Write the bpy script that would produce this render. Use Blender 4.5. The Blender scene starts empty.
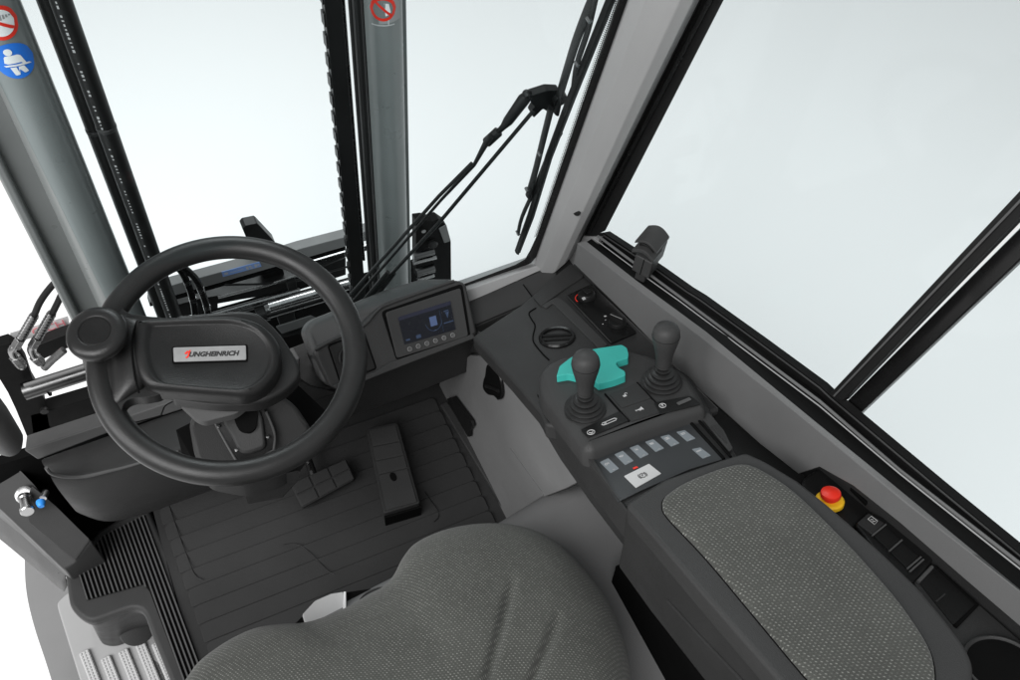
import bpy, bmesh, math, random
from mathutils import Vector as V, Matrix
random.seed(7)
SC = bpy.context.scene
COL = SC.collection
PI = math.pi

# ------------------------------------------------------------------ camera
FPX = 894.87                       # focal length in pixels of a 1020 px wide frame
CAM = V((0, 0, 1.7))
RX = V((0.90102, -0.42621, 0.07704))
_yaw, _pit, _rol = 0.544155268, 0.922421767, -0.128042280
FW = V((math.sin(_yaw)*math.cos(_pit), math.cos(_yaw)*math.cos(_pit), -math.sin(_pit)))
_r = V((math.cos(_yaw), -math.sin(_yaw), 0))
_d = FW.cross(_r)
RX = _r*math.cos(_rol) + _d*math.sin(_rol)
DN = -_r*math.sin(_rol) + _d*math.cos(_rol)
cd = bpy.data.cameras.new('camera')
cam = bpy.data.objects.new('camera', cd)
COL.objects.link(cam)
m = Matrix.Identity(4)
for i in range(3):
    m[i][0] = RX[i]; m[i][1] = -DN[i]; m[i][2] = -FW[i]; m[i][3] = CAM[i]
cam.matrix_world = m
cd.sensor_width = 36
cd.lens = 36*FPX/1020
cd.clip_start = 0.02
cd.clip_end = 200
SC.camera = cam

# ------------------------------------------------------------------ world and lamps (photo studio)
wd = bpy.data.worlds.new('World'); SC.world = wd; wd.use_nodes = True
wd.node_tree.nodes['Background'].inputs[0].default_value = (1, 1, 1, 1)
wd.node_tree.nodes['Background'].inputs[1].default_value = 0.50

def area(name, loc, target, size, power, col=(1, 1, 1)):
    l = bpy.data.lights.new(name, 'AREA'); l.shape = 'RECTANGLE'
    l.size, l.size_y = size; l.energy = power; l.color = col
    o = bpy.data.objects.new(name, l); COL.objects.link(o)
    o.location = loc
    o.rotation_euler = (V(target)-V(loc)).to_track_quat('-Z', 'Y').to_euler()
    return o
area('overhead_softbox', (-3.6, -2.2, 6.2), (0.2, 0.9, 0.2), (4.5, 4.5), 600)
area('left_softbox', (-3.2, 0.6, 2.2), (0.1, 0.75, 0.5), (1.6, 1.6), 60)
area('front_softbox', (0.9, 3.6, 3.0), (0.2, 0.8, 0.5), (1.6, 1.2), 58)
SC.view_settings.view_transform = 'Standard'
SC.view_settings.look = 'None'
SC.view_settings.exposure = 0
SC.view_settings.gamma = 1

# ------------------------------------------------------------------ where a line of sight meets a surface of the cab
def ray(x, y):
    return RX*((x-510)/FPX) + DN*((y-340)/FPX) + FW
def PL(x, y, p, n):
    d = ray(x, y); n = V(n)
    return CAM + d*((V(p)-CAM).dot(n)/d.dot(n))
def AX(x, y, c): return PL(x, y, (c, 0, 0), (1, 0, 0))
def AY(x, y, c): return PL(x, y, (0, c, 0), (0, 1, 0))
def AZ(x, y, c): return PL(x, y, (0, 0, c), (0, 0, 1))
TH = math.radians(22)
TN = V((0, math.sin(TH), math.cos(TH)))      # normal of the sloping consoles
TD = V((0, math.cos(TH), -math.sin(TH)))     # their forward direction
EX = V((1, 0, 0)); EY = V((0, 1, 0)); EZ = V((0, 0, 1))
def AT(x, y, h): return PL(x, y, TN*h, TN)
def many(f, pts, *a): return [f(x, y, *a) for x, y in pts]

# ------------------------------------------------------------------ materials
MATS = {}
def mat(name, col, rough=.5, metal=0., spec=.3, bump=0., bscale=400., var=.12, vscale=6., coat=0., emit=None, spots=0.):
    mm = bpy.data.materials.new(name); mm.use_nodes = True
    nt = mm.node_tree; N = nt.nodes; L = nt.links
    b = N['Principled BSDF']
    b.inputs['Roughness'].default_value = rough
    b.inputs['Metallic'].default_value = metal
    b.inputs['Specular IOR Level'].default_value = spec
    b.inputs['Coat Weight'].default_value = coat
    c = (col, col, col) if isinstance(col, (int, float)) else col
    tc = N.new('ShaderNodeTexCoord')
    nz = N.new('ShaderNodeTexNoise'); nz.inputs['Scale'].default_value = vscale; nz.inputs['Detail'].default_value = 6
    L.new(tc.outputs['Object'], nz.inputs['Vector'])
    rp = N.new('ShaderNodeMapRange')
    rp.inputs['From Min'].default_value = .3; rp.inputs['From Max'].default_value = .7
    rp.inputs['To Min'].default_value = 1-var; rp.inputs['To Max'].default_value = 1+var
    L.new(nz.outputs['Fac'], rp.inputs['Value'])
    mx = N.new('ShaderNodeMix'); mx.data_type = 'RGBA'; mx.blend_type = 'MULTIPLY'
    mx.inputs['Factor'].default_value = 1
    mx.inputs['A'].default_value = (*c, 1)
    L.new(rp.outputs['Result'], mx.inputs['B'])
    L.new(mx.outputs['Result'], b.inputs['Base Color'])
    rr = N.new('ShaderNodeMapRange')
    rr.inputs['From Min'].default_value = .3; rr.inputs['From Max'].default_value = .7
    rr.inputs['To Min'].default_value = max(.02, rough-.06); rr.inputs['To Max'].default_value = min(1, rough+.06)
    nz2 = N.new('ShaderNodeTexNoise'); nz2.inputs['Scale'].default_value = vscale*4; nz2.inputs['Detail'].default_value = 4
    L.new(tc.outputs['Object'], nz2.inputs['Vector'])
    L.new(nz2.outputs['Fac'], rr.inputs['Value']); L.new(rr.outputs['Result'], b.inputs['Roughness'])
    if bump:
        n3 = N.new('ShaderNodeTexNoise'); n3.inputs['Scale'].default_value = bscale; n3.inputs['Detail'].default_value = 2
        L.new(tc.outputs['Object'], n3.inputs['Vector'])
        bp = N.new('ShaderNodeBump'); bp.inputs['Strength'].default_value = bump; bp.inputs['Distance'].default_value = .001
        L.new(n3.outputs['Fac'], bp.inputs['Height']); L.new(bp.outputs['Normal'], b.inputs['Normal'])
    if emit:
        b.inputs['Emission Color'].default_value = (*emit[0], 1); b.inputs['Emission Strength'].default_value = emit[1]
    MATS[name] = mm
    return mm

mat('black_plastic', .009, .4, spec=.2, bump=.35, bscale=900)
mat('dark_plastic', .027, .44, spec=.2, bump=.5, bscale=900)
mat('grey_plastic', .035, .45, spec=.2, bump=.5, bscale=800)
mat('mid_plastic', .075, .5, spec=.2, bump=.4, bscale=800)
mat('rubber', .0125, .36, spec=.34, bump=.25, bscale=700)
mat('mat_rubber', .027, .55, spec=.14, bump=.5, bscale=600, var=.2, vscale=4)
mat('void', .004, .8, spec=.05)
mat('black_metal', .010, .38, spec=.25)
mat('matte_black', .006, .6, spec=.08)
mat('gloss_black', .007, .25, spec=.2)
mat('panel_grey', .165, .5, spec=.2, bump=.15, bscale=700, var=.06)
mat('pillar_grey', .26, .45, spec=.25, bump=.1, bscale=500, var=.05)
mat('rail_grey', .105, .42, spec=.3, bump=.1, bscale=500, var=.06)
mat('hub_black', .0085, .36, spec=.3, bump=.3, bscale=900)
mat('post_grey', .034, .45, spec=.3, bump=.1, bscale=500, var=.06)
mat('mast_grey', (.175, .188, .186), .32, spec=.5, var=.07)
mat('tread_grey', .46, .5, spec=.3, var=.05)
mat('step_grey', .33, .5, spec=.3, var=.05)
mat('fender_grey', .21, .55, spec=.2, var=.05)
mat('steel', .30, .25, metal=1., var=.1, vscale=30)
mat('dark_steel', .13, .3, metal=1., var=.1)
mat('chrome', .45, .26, metal=1., var=.05)
mat('badge', .24, .35, metal=.0, var=.1, vscale=60)
mat('red', (.72, .03, .015), .4, spec=.4)
mat('yellow', (.85, .50, .02), .45)
mat('teal', (.04, .36, .315), .5, spec=.25, bump=.4, bscale=700, var=.12)
mat('blue', (.02, .16, .62), .45, var=.04)
mat('cap_blue', (.03, .25, .75), .4)
mat('white', .75, .5, var=.04)
mat('label_white', .46, .5, var=.04)
mat('ink', .02, .5)
mat('key_grey', (.17, .19, .205), .45, var=.08)
mat('membrane', (.029, .031, .033), .38, spec=.35, bump=.2, bscale=900)
mat('icon', .42, .5)
mat('dim_icon', .30, .5)
mat('label_blue', (.22, .35, .70), .45, var=.05)
mat('pink', (.80, .25, .28), .5)
mat('carriage_grey', .17, .45, var=.1)
mat('lever_grey', .45, .4)
mat('screen', (.003, .004, .008), .3, emit=((.008, .012, .020), .06))
mat('screen_blue', (.02, .03, .06), .2, emit=((.10, .15, .30), .45))
mat('screen_bar', (.012, .014, .026), .2, emit=((.05, .05, .09), .10))
mat('screen_dim', (.02, .03, .06), .2, emit=((.035, .06, .10), .3))
mat('studio', .93, .9, spec=.05, var=.0)

# seat and armrest cloth: dark weave with light flecks in staggered rows
def cloth(name, pitch):
    mm = bpy.data.materials.new(name); mm.use_nodes = True
    nt = mm.node_tree; N = nt.nodes; L = nt.links
    b = N['Principled BSDF']; b.inputs['Roughness'].default_value = .9; b.inputs['Specular IOR Level'].default_value = .1
    b.inputs['Sheen Weight'].default_value = .15
    tc = N.new('ShaderNodeTexCoord')
    def math_(op, a, c=None):
        n = N.new('ShaderNodeMath'); n.operation = op
        for i, q in enumerate((a, c)):
            if q is None: continue
            if isinstance(q, (int, float)): n.inputs[i].default_value = q
            else: L.new(q, n.inputs[i])
        return n.outputs[0]
    wn = N.new('ShaderNodeTexNoise'); wn.inputs['Scale'].default_value = 90
    L.new(tc.outputs['UV'], wn.inputs['Vector'])
    mv = N.new('ShaderNodeMix'); mv.data_type = 'VECTOR'; mv.inputs['Factor'].default_value = .0016
    L.new(tc.outputs['UV'], mv.inputs['A']); L.new(wn.outputs['Color'], mv.inputs['B'])
    sp = N.new('ShaderNodeSeparateXYZ'); L.new(mv.outputs['Result'], sp.inputs[0])
    ux = math_('DIVIDE', sp.outputs[0], pitch); uy = math_('DIVIDE', sp.outputs[1], pitch*.66)
    row = math_('FLOOR', uy)
    off = math_('MULTIPLY', math_('MODULO', row, 2.0), .5)
    ux = math_('ADD', ux, off)
    fx = math_('SUBTRACT', math_('FRACT', ux), .5); fy = math_('SUBTRACT', math_('FRACT', uy), .5)
    fy = math_('MULTIPLY', fy, .8)
    fx = math_('ADD', fx, math_('MULTIPLY', fy, .5))
    d2 = math_('ADD', math_('MULTIPLY', fx, fx), math_('MULTIPLY', fy, fy))
    dist = math_('SQRT', d2)
    mr = N.new('ShaderNodeMapRange'); mr.inputs['From Min'].default_value = .10; mr.inputs['From Max'].default_value = .25
    mr.inputs['To Min'].default_value = 1; mr.inputs['To Max'].default_value = 0
    L.new(dist, mr.inputs['Value'])
    cell = N.new('ShaderNodeCombineXYZ'); L.new(math_('FLOOR', ux), cell.inputs[0]); L.new(row, cell.inputs[1])
    wn2 = N.new('ShaderNodeTexWhiteNoise'); wn2.noise_dimensions = '2D'; L.new(cell.outputs[0], wn2.inputs['Vector'])
    amp = math_('ADD', math_('MULTIPLY', wn2.outputs['Value'], .85), .15)
    fac = math_('MULTIPLY', mr.outputs['Result'], amp)
    fine = N.new('ShaderNodeTexNoise'); fine.inputs['Scale'].default_value = 1100; fine.inputs['Detail'].default_value = 3
    L.new(tc.outputs['UV'], fine.inputs['Vector'])
    big = N.new('ShaderNodeTexNoise'); big.inputs['Scale'].default_value = 14
    L.new(tc.outputs['UV'], big.inputs['Vector'])
    cr = N.new('ShaderNodeValToRGB')
    cr.color_ramp.elements[0].position = .3; cr.color_ramp.elements[0].color = (.030, .031, .028, 1)
    cr.color_ramp.elements[1].position = .7; cr.color_ramp.elements[1].color = (.078, .080, .073, 1)
    L.new(math_('ADD', math_('MULTIPLY', fine.outputs['Fac'], .75), math_('MULTIPLY', big.outputs['Fac'], .25)), cr.inputs['Fac'])
    mx = N.new('ShaderNodeMix'); mx.data_type = 'RGBA'
    L.new(fac, mx.inputs['Factor']); L.new(cr.outputs['Color'], mx.inputs['A']); mx.inputs['B'].default_value = (.215, .217, .200, 1)
    L.new(mx.outputs['Result'], b.inputs['Base Color'])
    bp = N.new('ShaderNodeBump'); bp.inputs['Strength'].default_value = .5; bp.inputs['Distance'].default_value = .0012
    L.new(math_('ADD', fac, math_('MULTIPLY', fine.outputs['Fac'], .6)), bp.inputs['Height']); L.new(bp.outputs['Normal'], b.inputs['Normal'])
    MATS[name] = mm
cloth('armrest_cloth', .0052)
cloth('seat_cloth', .0050)

# window glass: clear, slightly cool, mirror-like only at grazing angles
def glassmat():
    mm = bpy.data.materials.new('window_glass'); mm.use_nodes = True
    nt = mm.node_tree; N = nt.nodes; L = nt.links
    N.remove(N['Principled BSDF'])
    t = N.new('ShaderNodeBsdfTransparent'); t.inputs[0].default_value = (.935, .972, .977, 1)
    g = N.new('ShaderNodeBsdfGlossy'); g.inputs['Roughness'].default_value = .02; g.inputs[0].default_value = (1, 1, 1, 1)
    lw = N.new('ShaderNodeLayerWeight'); lw.inputs[0].default_value = .5
    pw = N.new('ShaderNodeMath'); pw.operation = 'POWER'; L.new(lw.outputs['Facing'], pw.inputs[0]); pw.inputs[1].default_value = 5
    fr = N.new('ShaderNodeMath'); fr.operation = 'MULTIPLY_ADD'; L.new(pw.outputs[0], fr.inputs[0]); fr.inputs[1].default_value = .25; fr.inputs[2].default_value = .005
    mx = N.new('ShaderNodeMixShader'); L.new(fr.outputs[0], mx.inputs[0]); L.new(t.outputs[0], mx.inputs[1]); L.new(g.outputs[0], mx.inputs[2])
    L.new(mx.outputs[0], N['Material Output'].inputs[0])
    MATS['window_glass'] = mm
glassmat()

# ------------------------------------------------------------------ mesh helpers
class MB:
    def __init__(s): s.v = []; s.f = []; s.uv = {}
    def add(s, vs, fs):
        o = len(s.v); s.v += [V(p) for p in vs]; s.f += [tuple(i+o for i in f) for f in fs]; return s
    def prism(s, poly, vec):
        n = len(poly); vec = V(vec); a = [V(p) for p in poly]; b = [p+vec for p in a]
        nn = V((0, 0, 0))
        for i in range(n): nn += a[i].cross(a[(i+1) % n])
        fs = [tuple(range(n)), tuple(range(2*n-1, n-1, -1))] + [(i, i+n, (i+1) % n+n, (i+1) % n) for i in range(n)]
        if nn.dot(vec) > 0: fs = [tuple(reversed(f)) for f in fs]
        return s.add(a+b, fs)
    def loft(s, rings, close=True, cap=True):
        n = len(rings[0]); vs = [p for r in rings for p in r]; fs = []
        for k in range(len(rings)-1):
            for i in range(n if close else n-1):
                j = (i+1) % n
                fs.append((k*n+i, k*n+j, (k+1)*n+j, (k+1)*n+i))
        if cap:
            fs.append(tuple(range(n-1, -1, -1))); fs.append(tuple((len(rings)-1)*n+i for i in range(n)))
        return s.add(vs, fs)
    def tube(s, pts, r, n=12, cap=True, flat=1.0, up=None):
        pts = [V(p) for p in pts]; rs = r if isinstance(r, (list, tuple)) else [r]*len(pts)
        rings = []; u = None
        for i, p in enumerate(pts):
            t = (pts[min(i+1, len(pts)-1)]-pts[max(i-1, 0)]).normalized()
            if u is None:
                u = V(up) if up is not None else (EZ if abs(t.z) < .9 else EX)
            u = (u-t*u.dot(t)).normalized(); w = t.cross(u)
            rings.append([p+(u*math.cos(a)*flat+w*math.sin(a))*rs[i] for a in [2*PI*k/n for k in range(n)]])
        return s.loft(rings, True, cap)
    def lathe(s, prof, org, ax, n=32, cap=True, sx=1., u=None):
        ax = V(ax).normalized(); org = V(org)
        u = V(u) if u is not None else (EX if abs(ax.x) < .9 else EY)
        u = (u-ax*u.dot(ax)).normalized(); w = ax.cross(u)
        rings = [[org+ax*z+(u*math.cos(a)*sx+w*math.sin(a))*max(r, 1e-5) for a in [2*PI*k/n for k in range(n)]] for r, z in prof]
        return s.loft(rings, True, cap)
    def box(s, c, a, b, d):
        c = V(c); a = V(a); b = V(b); d = V(d)
        return s.prism([c-a-b-d, c+a-b-d, c+a+b-d, c-a+b-d], d*2)
    def torus(s, c, ax, R, r, n=72, k=16, flat=1.0, a0=0, a1=2*PI):
        ax = V(ax).normalized(); u = (EX-ax*ax.x).normalized(); w = ax.cross(u); c = V(c)
        full = abs(a1-a0-2*PI) < 1e-6
        rings = []
        for i in range(n if full else n+1):
            a = a0+(a1-a0)*i/n; d = u*math.cos(a)+w*math.sin(a)
            rings.append([c+d*(R+r*math.cos(t))+ax*r*flat*math.sin(t) for t in [2*PI*q/k for q in range(k)]])
        if full: rings.append(rings[0])
        return s.loft(rings, True, not full)
    def grid(s, rows):
        n = len(rows[0]); vs = [p for r in rows for p in r]
        return s.add(vs, [(k*n+i, k*n+i+1, (k+1)*n+i+1, (k+1)*n+i) for k in range(len(rows)-1) for i in range(n-1)])

def rnd(poly, r, seg=5):
    """round the corners of a polygon; r one radius or one per corner"""
    n = len(poly); out = []; poly = [V(p) for p in poly]
    for i, p in enumerate(poly):
        rr = r[i] if isinstance(r, (list, tuple)) else r
        a = poly[i-1]-p; b = poly[(i+1) % n]-p
        if rr <= 0: out.append(p); continue
        k = min(rr, a.length*.48, b.length*.48)
        A = p+a.normalized()*k; B = p+b.normalized()*k
        for q in range(seg+1):
            t = q/seg
            out.append(A*(1-t)**2+p*2*t*(1-t)+B*t*t)
    return out
def smooth_path(pts, sub=6, closed=False):
    pts = [V(p) for p in pts]; n = len(pts); out = []
    for i in range(n if closed else n-1):
        g = (lambda k: pts[k % n]) if closed else (lambda k: pts[max(0, min(n-1, k))])
        p0, p1, p2, p3 = g(i-1), g(i), g(i+1), g(i+2)
        for q in range(sub):
            t = q/sub
            out.append(.5*((2*p1)+(p2-p0)*t+(2*p0-5*p1+4*p2-p3)*t*t+(3*p1-p0-3*p2+p3)*t**3))
    if not closed: out.append(pts[-1])
    return out

def root_of(o):
    while o.parent: o = o.parent
    return o
def build(name, mb, material, parent=None, bevel=0., seg=3, sub=0, angle=35, uvproj=None):
    org = root_of(parent).location.copy() if parent else V((0, 0, 0))
    if not parent:
        xs = [sum(c)/len(mb.v) for c in zip(*mb.v)]
        org = V((xs[0], xs[1], min(p.z for p in mb.v)))
    me = bpy.data.meshes.new(name)
    me.from_pydata([p-org for p in mb.v], [], mb.f)
    bm = bmesh.new(); bm.from_mesh(me)
    bmesh.ops.remove_doubles(bm, verts=bm.verts, dist=1e-6)
    bmesh.ops.recalc_face_normals(bm, faces=bm.faces)
    if uvproj:
        uvl = bm.loops.layers.uv.new('UVMap')
        for f in bm.faces:
            for l in f.loops: l[uvl].uv = uvproj(l.vert.co+org)
    bm.to_mesh(me); bm.free()
    me.polygons.foreach_set('use_smooth', [True]*len(me.polygons))
    me.set_sharp_from_angle(angle=math.radians(angle))
    me.materials.append(MATS[material])
    o = bpy.data.objects.new(name, me); COL.objects.link(o)
    if parent: o.parent = parent
    else: o.location = org
    if bevel:
        b = o.modifiers.new('bevel', 'BEVEL'); b.width = bevel; b.segments = seg; b.limit_method = 'ANGLE'
        b.angle_limit = math.radians(angle); b.harden_normals = True; b.use_clamp_overlap = True
    if sub:
        b = o.modifiers.new('subsurf', 'SUBSURF'); b.levels = sub; b.render_levels = sub
    return o
def tag(o, label, cat, group=None, kind=None):
    o['label'] = label; o['category'] = cat
    if group: o['group'] = group
    if kind: o['kind'] = kind
    return o
def thing(name, loc, label, cat, group=None):
    o = bpy.data.objects.new(name, None); COL.objects.link(o); o.location = loc
    o.empty_display_size = .05
    return tag(o, label, cat, group)
def text(name, s, org, u, w, size, material, parent, ext=.0002, shear=0., bold=0., lift=None, align='CENTER'):
    """lettering: u = reading direction, w = up direction"""
    cu = bpy.data.curves.new(name, 'FONT'); cu.body = s; cu.size = size; cu.shear = shear; cu.offset = bold
    cu.align_x = align; cu.align_y = 'CENTER'; cu.extrude = ext; cu.resolution_u = 3
    t = bpy.data.objects.new(name, cu); COL.objects.link(t)
    dg = bpy.context.evaluated_depsgraph_get()
    me = bpy.data.meshes.new_from_object(t.evaluated_get(dg))
    bpy.data.objects.remove(t)
    u = V(u).normalized(); w = V(w); w = (w-u*w.dot(u)).normalized(); n = u.cross(w)
    base = root_of(parent).location
    for vv in me.vertices:
        c = vv.co; vv.co = V(org)+u*c.x+w*c.y+n*c.z-base
    me.materials.clear(); me.materials.append(MATS[material])
    o = bpy.data.objects.new(name, me); COL.objects.link(o); o.parent = parent
    return o
def strokes(name, lines, r, material, parent):
    mb = MB()
    for l in lines: mb.tube(l, r, 6)
    return build(name, mb, material, parent)

# ================================================================== STUDIO FLOOR
fl = MB().add([(-60, -60, -1.25), (60, -60, -1.25), (60, 60, -1.25), (-60, 60, -1.25)], [(0, 1, 2, 3)])
o = build('studio_floor', fl, 'studio'); o['kind'] = 'structure'

# ================================================================== CAB FRAME
GX = .70           # plane of the side window
WX = .65           # inner face of the right wall
WSP = V((.62, .96, .446)); WSU = V((0, -.187, .982)).normalized(); WSN = V((0, WSU.z, -WSU.y))
def AW(x, y, off=0): return PL(x, y, WSP+WSN*off, WSN)

cab = thing('cab_frame', (.13, 1.0, -.2), 'grey painted steel cab frame of the forklift with pillars, window rails and door sill', 'cab frame')
# right A pillar, leaning back, several facets
b0 = AW(535, 263); b1 = AX(574, 245, .662); t0 = AW(629, 0); t1 = AX(694, 0, .662)
def ext(a, b, k): return a+(b-a)*k
mbp = MB()
c0 = ext(b0, b1, .30); c1 = ext(t0, t1, .28)
def lift(p, k): return p+V((-.707, -.707, 0))*k
ring0 = [ext(t0, b0, 1.12), lift(ext(c1, c0, 1.12), .012), lift(ext(ext(t0, t1, .8), ext(b0, b1, .8), 1.12), .012), ext(t1, b1, 1.12)]
ring1 = [ext(b0, t0, 2.2), lift(ext(c0, c1, 2.2), .012), lift(ext(ext(b0, b1, .8), ext(t0, t1, .8), 2.2), .012), ext(b1, t1, 2.2)]
back = V((.05, .06, 0))
mbp.loft([ring0+[ring0[3]+V((.05, .03, 0)), ring0[0]+V((.03, .05, 0))], ring1+[ring1[3]+V((.05, .03, 0)), ring1[0]+V((.03, .05, 0))]])
pil = build('pillar', mbp, 'pillar_grey', cab, bevel=.002, angle=9)
q = ext(AW(555, 207), AX(592.6, 207, .662), .65) + V((-.707, -.707, 0))*.0135
build('plug', MB().lathe([(.0, -.004), (.0065, -.004), (.0062, .002), (0, .0025)], q, (-.75, -.6, .2), 16), 'black_plastic', pil)
# window sill rail: wall face below the side window
st_ = [((574, 264), (577.6, 243), (586.5, 241)), ((620, 309), (628, 282), (636, 279.6)), ((690, 381), (700, 336.5), (706, 331)),
       ((760, 444), (770, 391.5), (777, 389.4)), ((798, 474), (808, 422.3), (815, 420.5)), ((819, 467), (829, 439.6), (836, 437.5)),
       ((853, 486), (863, 467.6), (870, 465)), ((900, 523.5), (908, 504.5), (917, 503.5)), ((965, 580), (972, 553.7), (980, 555.8)),
       ((1020, 627), (1027, 596.5), (1033, 600)), ((1090, 688), (1095, 650), (1100, 656))]
rows = []; cham = []
for lo_, hi_, ch_ in st_:
    c_ = AX(*ch_, WX+.008); cham.append(c_)
    rows.append([AX(*lo_, WX-.003)+V((.03, 0, -.002)), AX(*lo_, WX-.003), AX(*hi_, WX), c_, c_-EZ*.03])
build('window_rail', MB().grid(rows), 'rail_grey', cab, bevel=.0015, angle=25)
bot_ = [a[0] for a in st_]
# wall below the rail, dark
poly = many(AX, bot_, WX+.02)
low = [V((p.x, p.y, p.z-.80)) for p in reversed(poly)]
build('side_wall', MB().prism(poly+low, (.03, 0, 0)), 'dark_plastic', cab)
# light front frame under the windscreen, right and left piece
p = [AY(468, 289.5, .955), AY(545, 262.5, .955), AY(560, 266, .945), AY(541, 270.5, .945), AY(472, 301.5, .945), AY(440, 312, .945)]
build('front_rail', MB().prism(p, (0, .05, -.03)), 'pillar_grey', cab, bevel=.003)
p = [AY(24, 450.5, .955), AY(106, 423.5, .955), AY(300, 358, .955), AY(300, 372, .945), AY(106, 434, .945), AY(38, 460, .945)]
build('front_rail', MB().prism(p, (0, .05, -.03)), 'mid_plastic', cab, bevel=.003)
p = many(AX, [(563, 228), (580, 236), (600, 237), (597, 246), (585, 262), (568, 270), (556, 262)], .69)
build('corner_post', MB().prism(p, (.012, 0, 0)), 'pillar_grey', cab)
build('unseen_chassis', MB().box((.18, .35, -.72), (.52, 0, 0), (0, .95, 0), (0, 0, .42)), 'dark_plastic', cab, bevel=.03)  # unseen body box, added to darken the studio floor near the truck
build('corner_fill', MB().box((.645, .955, .33), (.055, 0, 0), (0, .02, 0), (0, 0, .095)), 'dark_plastic', cab)
# left A pillar foot and lower door post
pA = V((-.425, .93, .395))
lp_ = [AY(11, 447, .93), AY(6, 440, .925), AY(-12, 418, .90), AY(-64, 356, .86), AY(-234, 150, .74)]
lp_.append(lp_[3]+(lp_[4]-lp_[3])*5.0)
mb = MB().tube(lp_, [.016, .024, .028, .03, .03, .03], 20)
build('pillar', mb, 'mid_plastic', cab)
p = [AZ(-30, 463, .19), AZ(14, 463, .19), AZ(36, 487, .17), AZ(62, 515, .13), AZ(92, 541, .10), AZ(75, 563, .055), AZ(64, 570, .05), AZ(0, 509, .13), AZ(-30, 485, .16)]
p = [AX(-30, 462, -.41)] and p
mb = MB().prism(p, (0, 0, -.12))
post = build('door_post', mb, 'post_grey', cab, bevel=.004)
# dark channel on the inner side of the post
p = [AZ(33, 487, .176), AZ(58, 509, .14), AZ(91, 541, .104), AZ(76, 562, .06), AZ(30, 524, .118), AZ(26, 505, .145)]
build('door_channel', MB().prism(p, (0, 0, .008)), 'dark_plastic', cab, bevel=.003)
p = [AZ(-20, 497, .0), AZ(0, 514, 0.0), AZ(66, 574, -.02), AZ(62, 582, -.05), AZ(0, 531, -.05), AZ(-20, 515, -.05)]
build('door_sill', MB().prism(p, (-.01, 0, -.05)), 'mid_plastic', cab, bevel=.004)
p = [AZ(-20, 491, .07), AZ(0, 508.5, .07), AZ(66, 571, .0), AZ(66, 574.5, .0), AZ(0, 513, .065), AZ(-20, 496, .065)]
build('edge_strip', MB().prism(p, (0, 0, -.01)), 'rail_grey', cab)
# dark front bulkhead under the dash
build('bulkhead', MB().box((.13, 1.06, .09), (.56, 0, 0), (0, .01, 0), (0, 0, .13)), 'void', cab)

build('floor_plate', MB().box((.135, 1.005, -.045), (.52, 0, 0), (0, .065, 0), (0, 0, .012)), 'void', cab)
build('floor_plate', MB().box((.30, .5, -.045), (.30, 0, 0), (0, .55, 0), (0, 0, .011)), 'void', cab)
# ------------------------------------------------------------------ windscreen
ws = thing('windscreen', WSP, 'clear windscreen with black dotted ceramic border beside the leaning right pillar', 'windscreen')
gl = MB()
xl = -.10
a = WSP+WSN*.012
cr = AW(533, 262, .012); tr = ext(cr, AW(628, 0, .012), 2.2)
bl = V((xl, cr.y, cr.z)); tl = V((xl, tr.y, tr.z))
gl.prism([bl, cr, tr, tl], WSN*.005)
build('pane', gl, 'window_glass', ws)
# black seal band down the pillar and along the bottom, on the inner glass face
def band(pts_out, pts_in, off):
    return many(AW, pts_out, off)+many(AW, list(reversed(pts_in)), off)
e1 = [(440, 297), (468, 287.5), (517, 269.5), (531, 263), (537, 256), (545, 236), (630, 0), (676, -128)]
e2 = [(440, 293.5), (468, 284), (516, 266), (525.5, 260.5), (530.5, 252), (538, 236), (619.5, 0), (664, -128)]
build('seal', MB().prism(band(e1, e2, .008), WSN*.003), 'gloss_black', ws)
# ceramic dots fading out from the band
mb = MB()
s0 = AW(538, 236, .0165); s1 = AW(664, -128, .0165)
nd = 210
for i in range(nd):
    c = s0+(s1-s0)*(i/nd)
    for k, rr in enumerate((.0012, .0010, .0006)):
        pos = c+V((-.0015-.0032*k, 0, 0))+(s1-s0)*(.5*(k % 2)/nd)
        mb.add([pos+(EX*math.cos(t)+WSU*math.sin(t))*rr*V((1.6, 1, 1)).x for t in [2*PI*q/8 for q in range(8)]], [tuple(range(8))])
build('ceramic_dots', mb, 'gloss_black', ws); mb = MB()
s0 = AW(470, 286.5, .0165); s1 = AW(516, 269, .0165)
for i in range(26):
    c = s0+(s1-s0)*(i/26)
    for k, rr in enumerate((.0019, .0014)):
        pos = c+WSU*(.002+.0042*k)
        mb.add([pos+(EX*math.cos(t)+WSU*math.sin(t))*rr*1.4 for t in [2*PI*q/8 for q in range(8)]], [tuple(range(8))])
build('ceramic_dots', mb, 'gloss_black', ws)

# ------------------------------------------------------------------ side window
sw = thing('side_window', (GX, .5, .6), 'sliding side window in black frame above the right wall', 'window')
gedge = [(592, 235), (604, 233), (634, 252.6), (659, 269.4), (687, 289.5), (700, 297.5), (760, 341), (820, 385.5), (830, 395), (940, 487.6), (1020, 553.5), (1100, 621)]
ledge_in = [q+V((.0, 0, -.003)) for q in cham]
ledge_out = [AX(x, y+3, GX)+EX*.003 for x, y in gedge]
mb = MB(); mb.prism(ledge_in+list(reversed(ledge_out)), (0, 0, -.02))
sill = build('window_ledge', mb, 'matte_black', sw)
def railbar(name, a, b, c, d, xp, th, material, par, bev=.002):
    return build(name, MB().prism([AX(*a, xp), AX(*b, xp), AX(*c, xp), AX(*d, xp)], (th, 0, 0)), material, par, bevel=bev)
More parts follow.
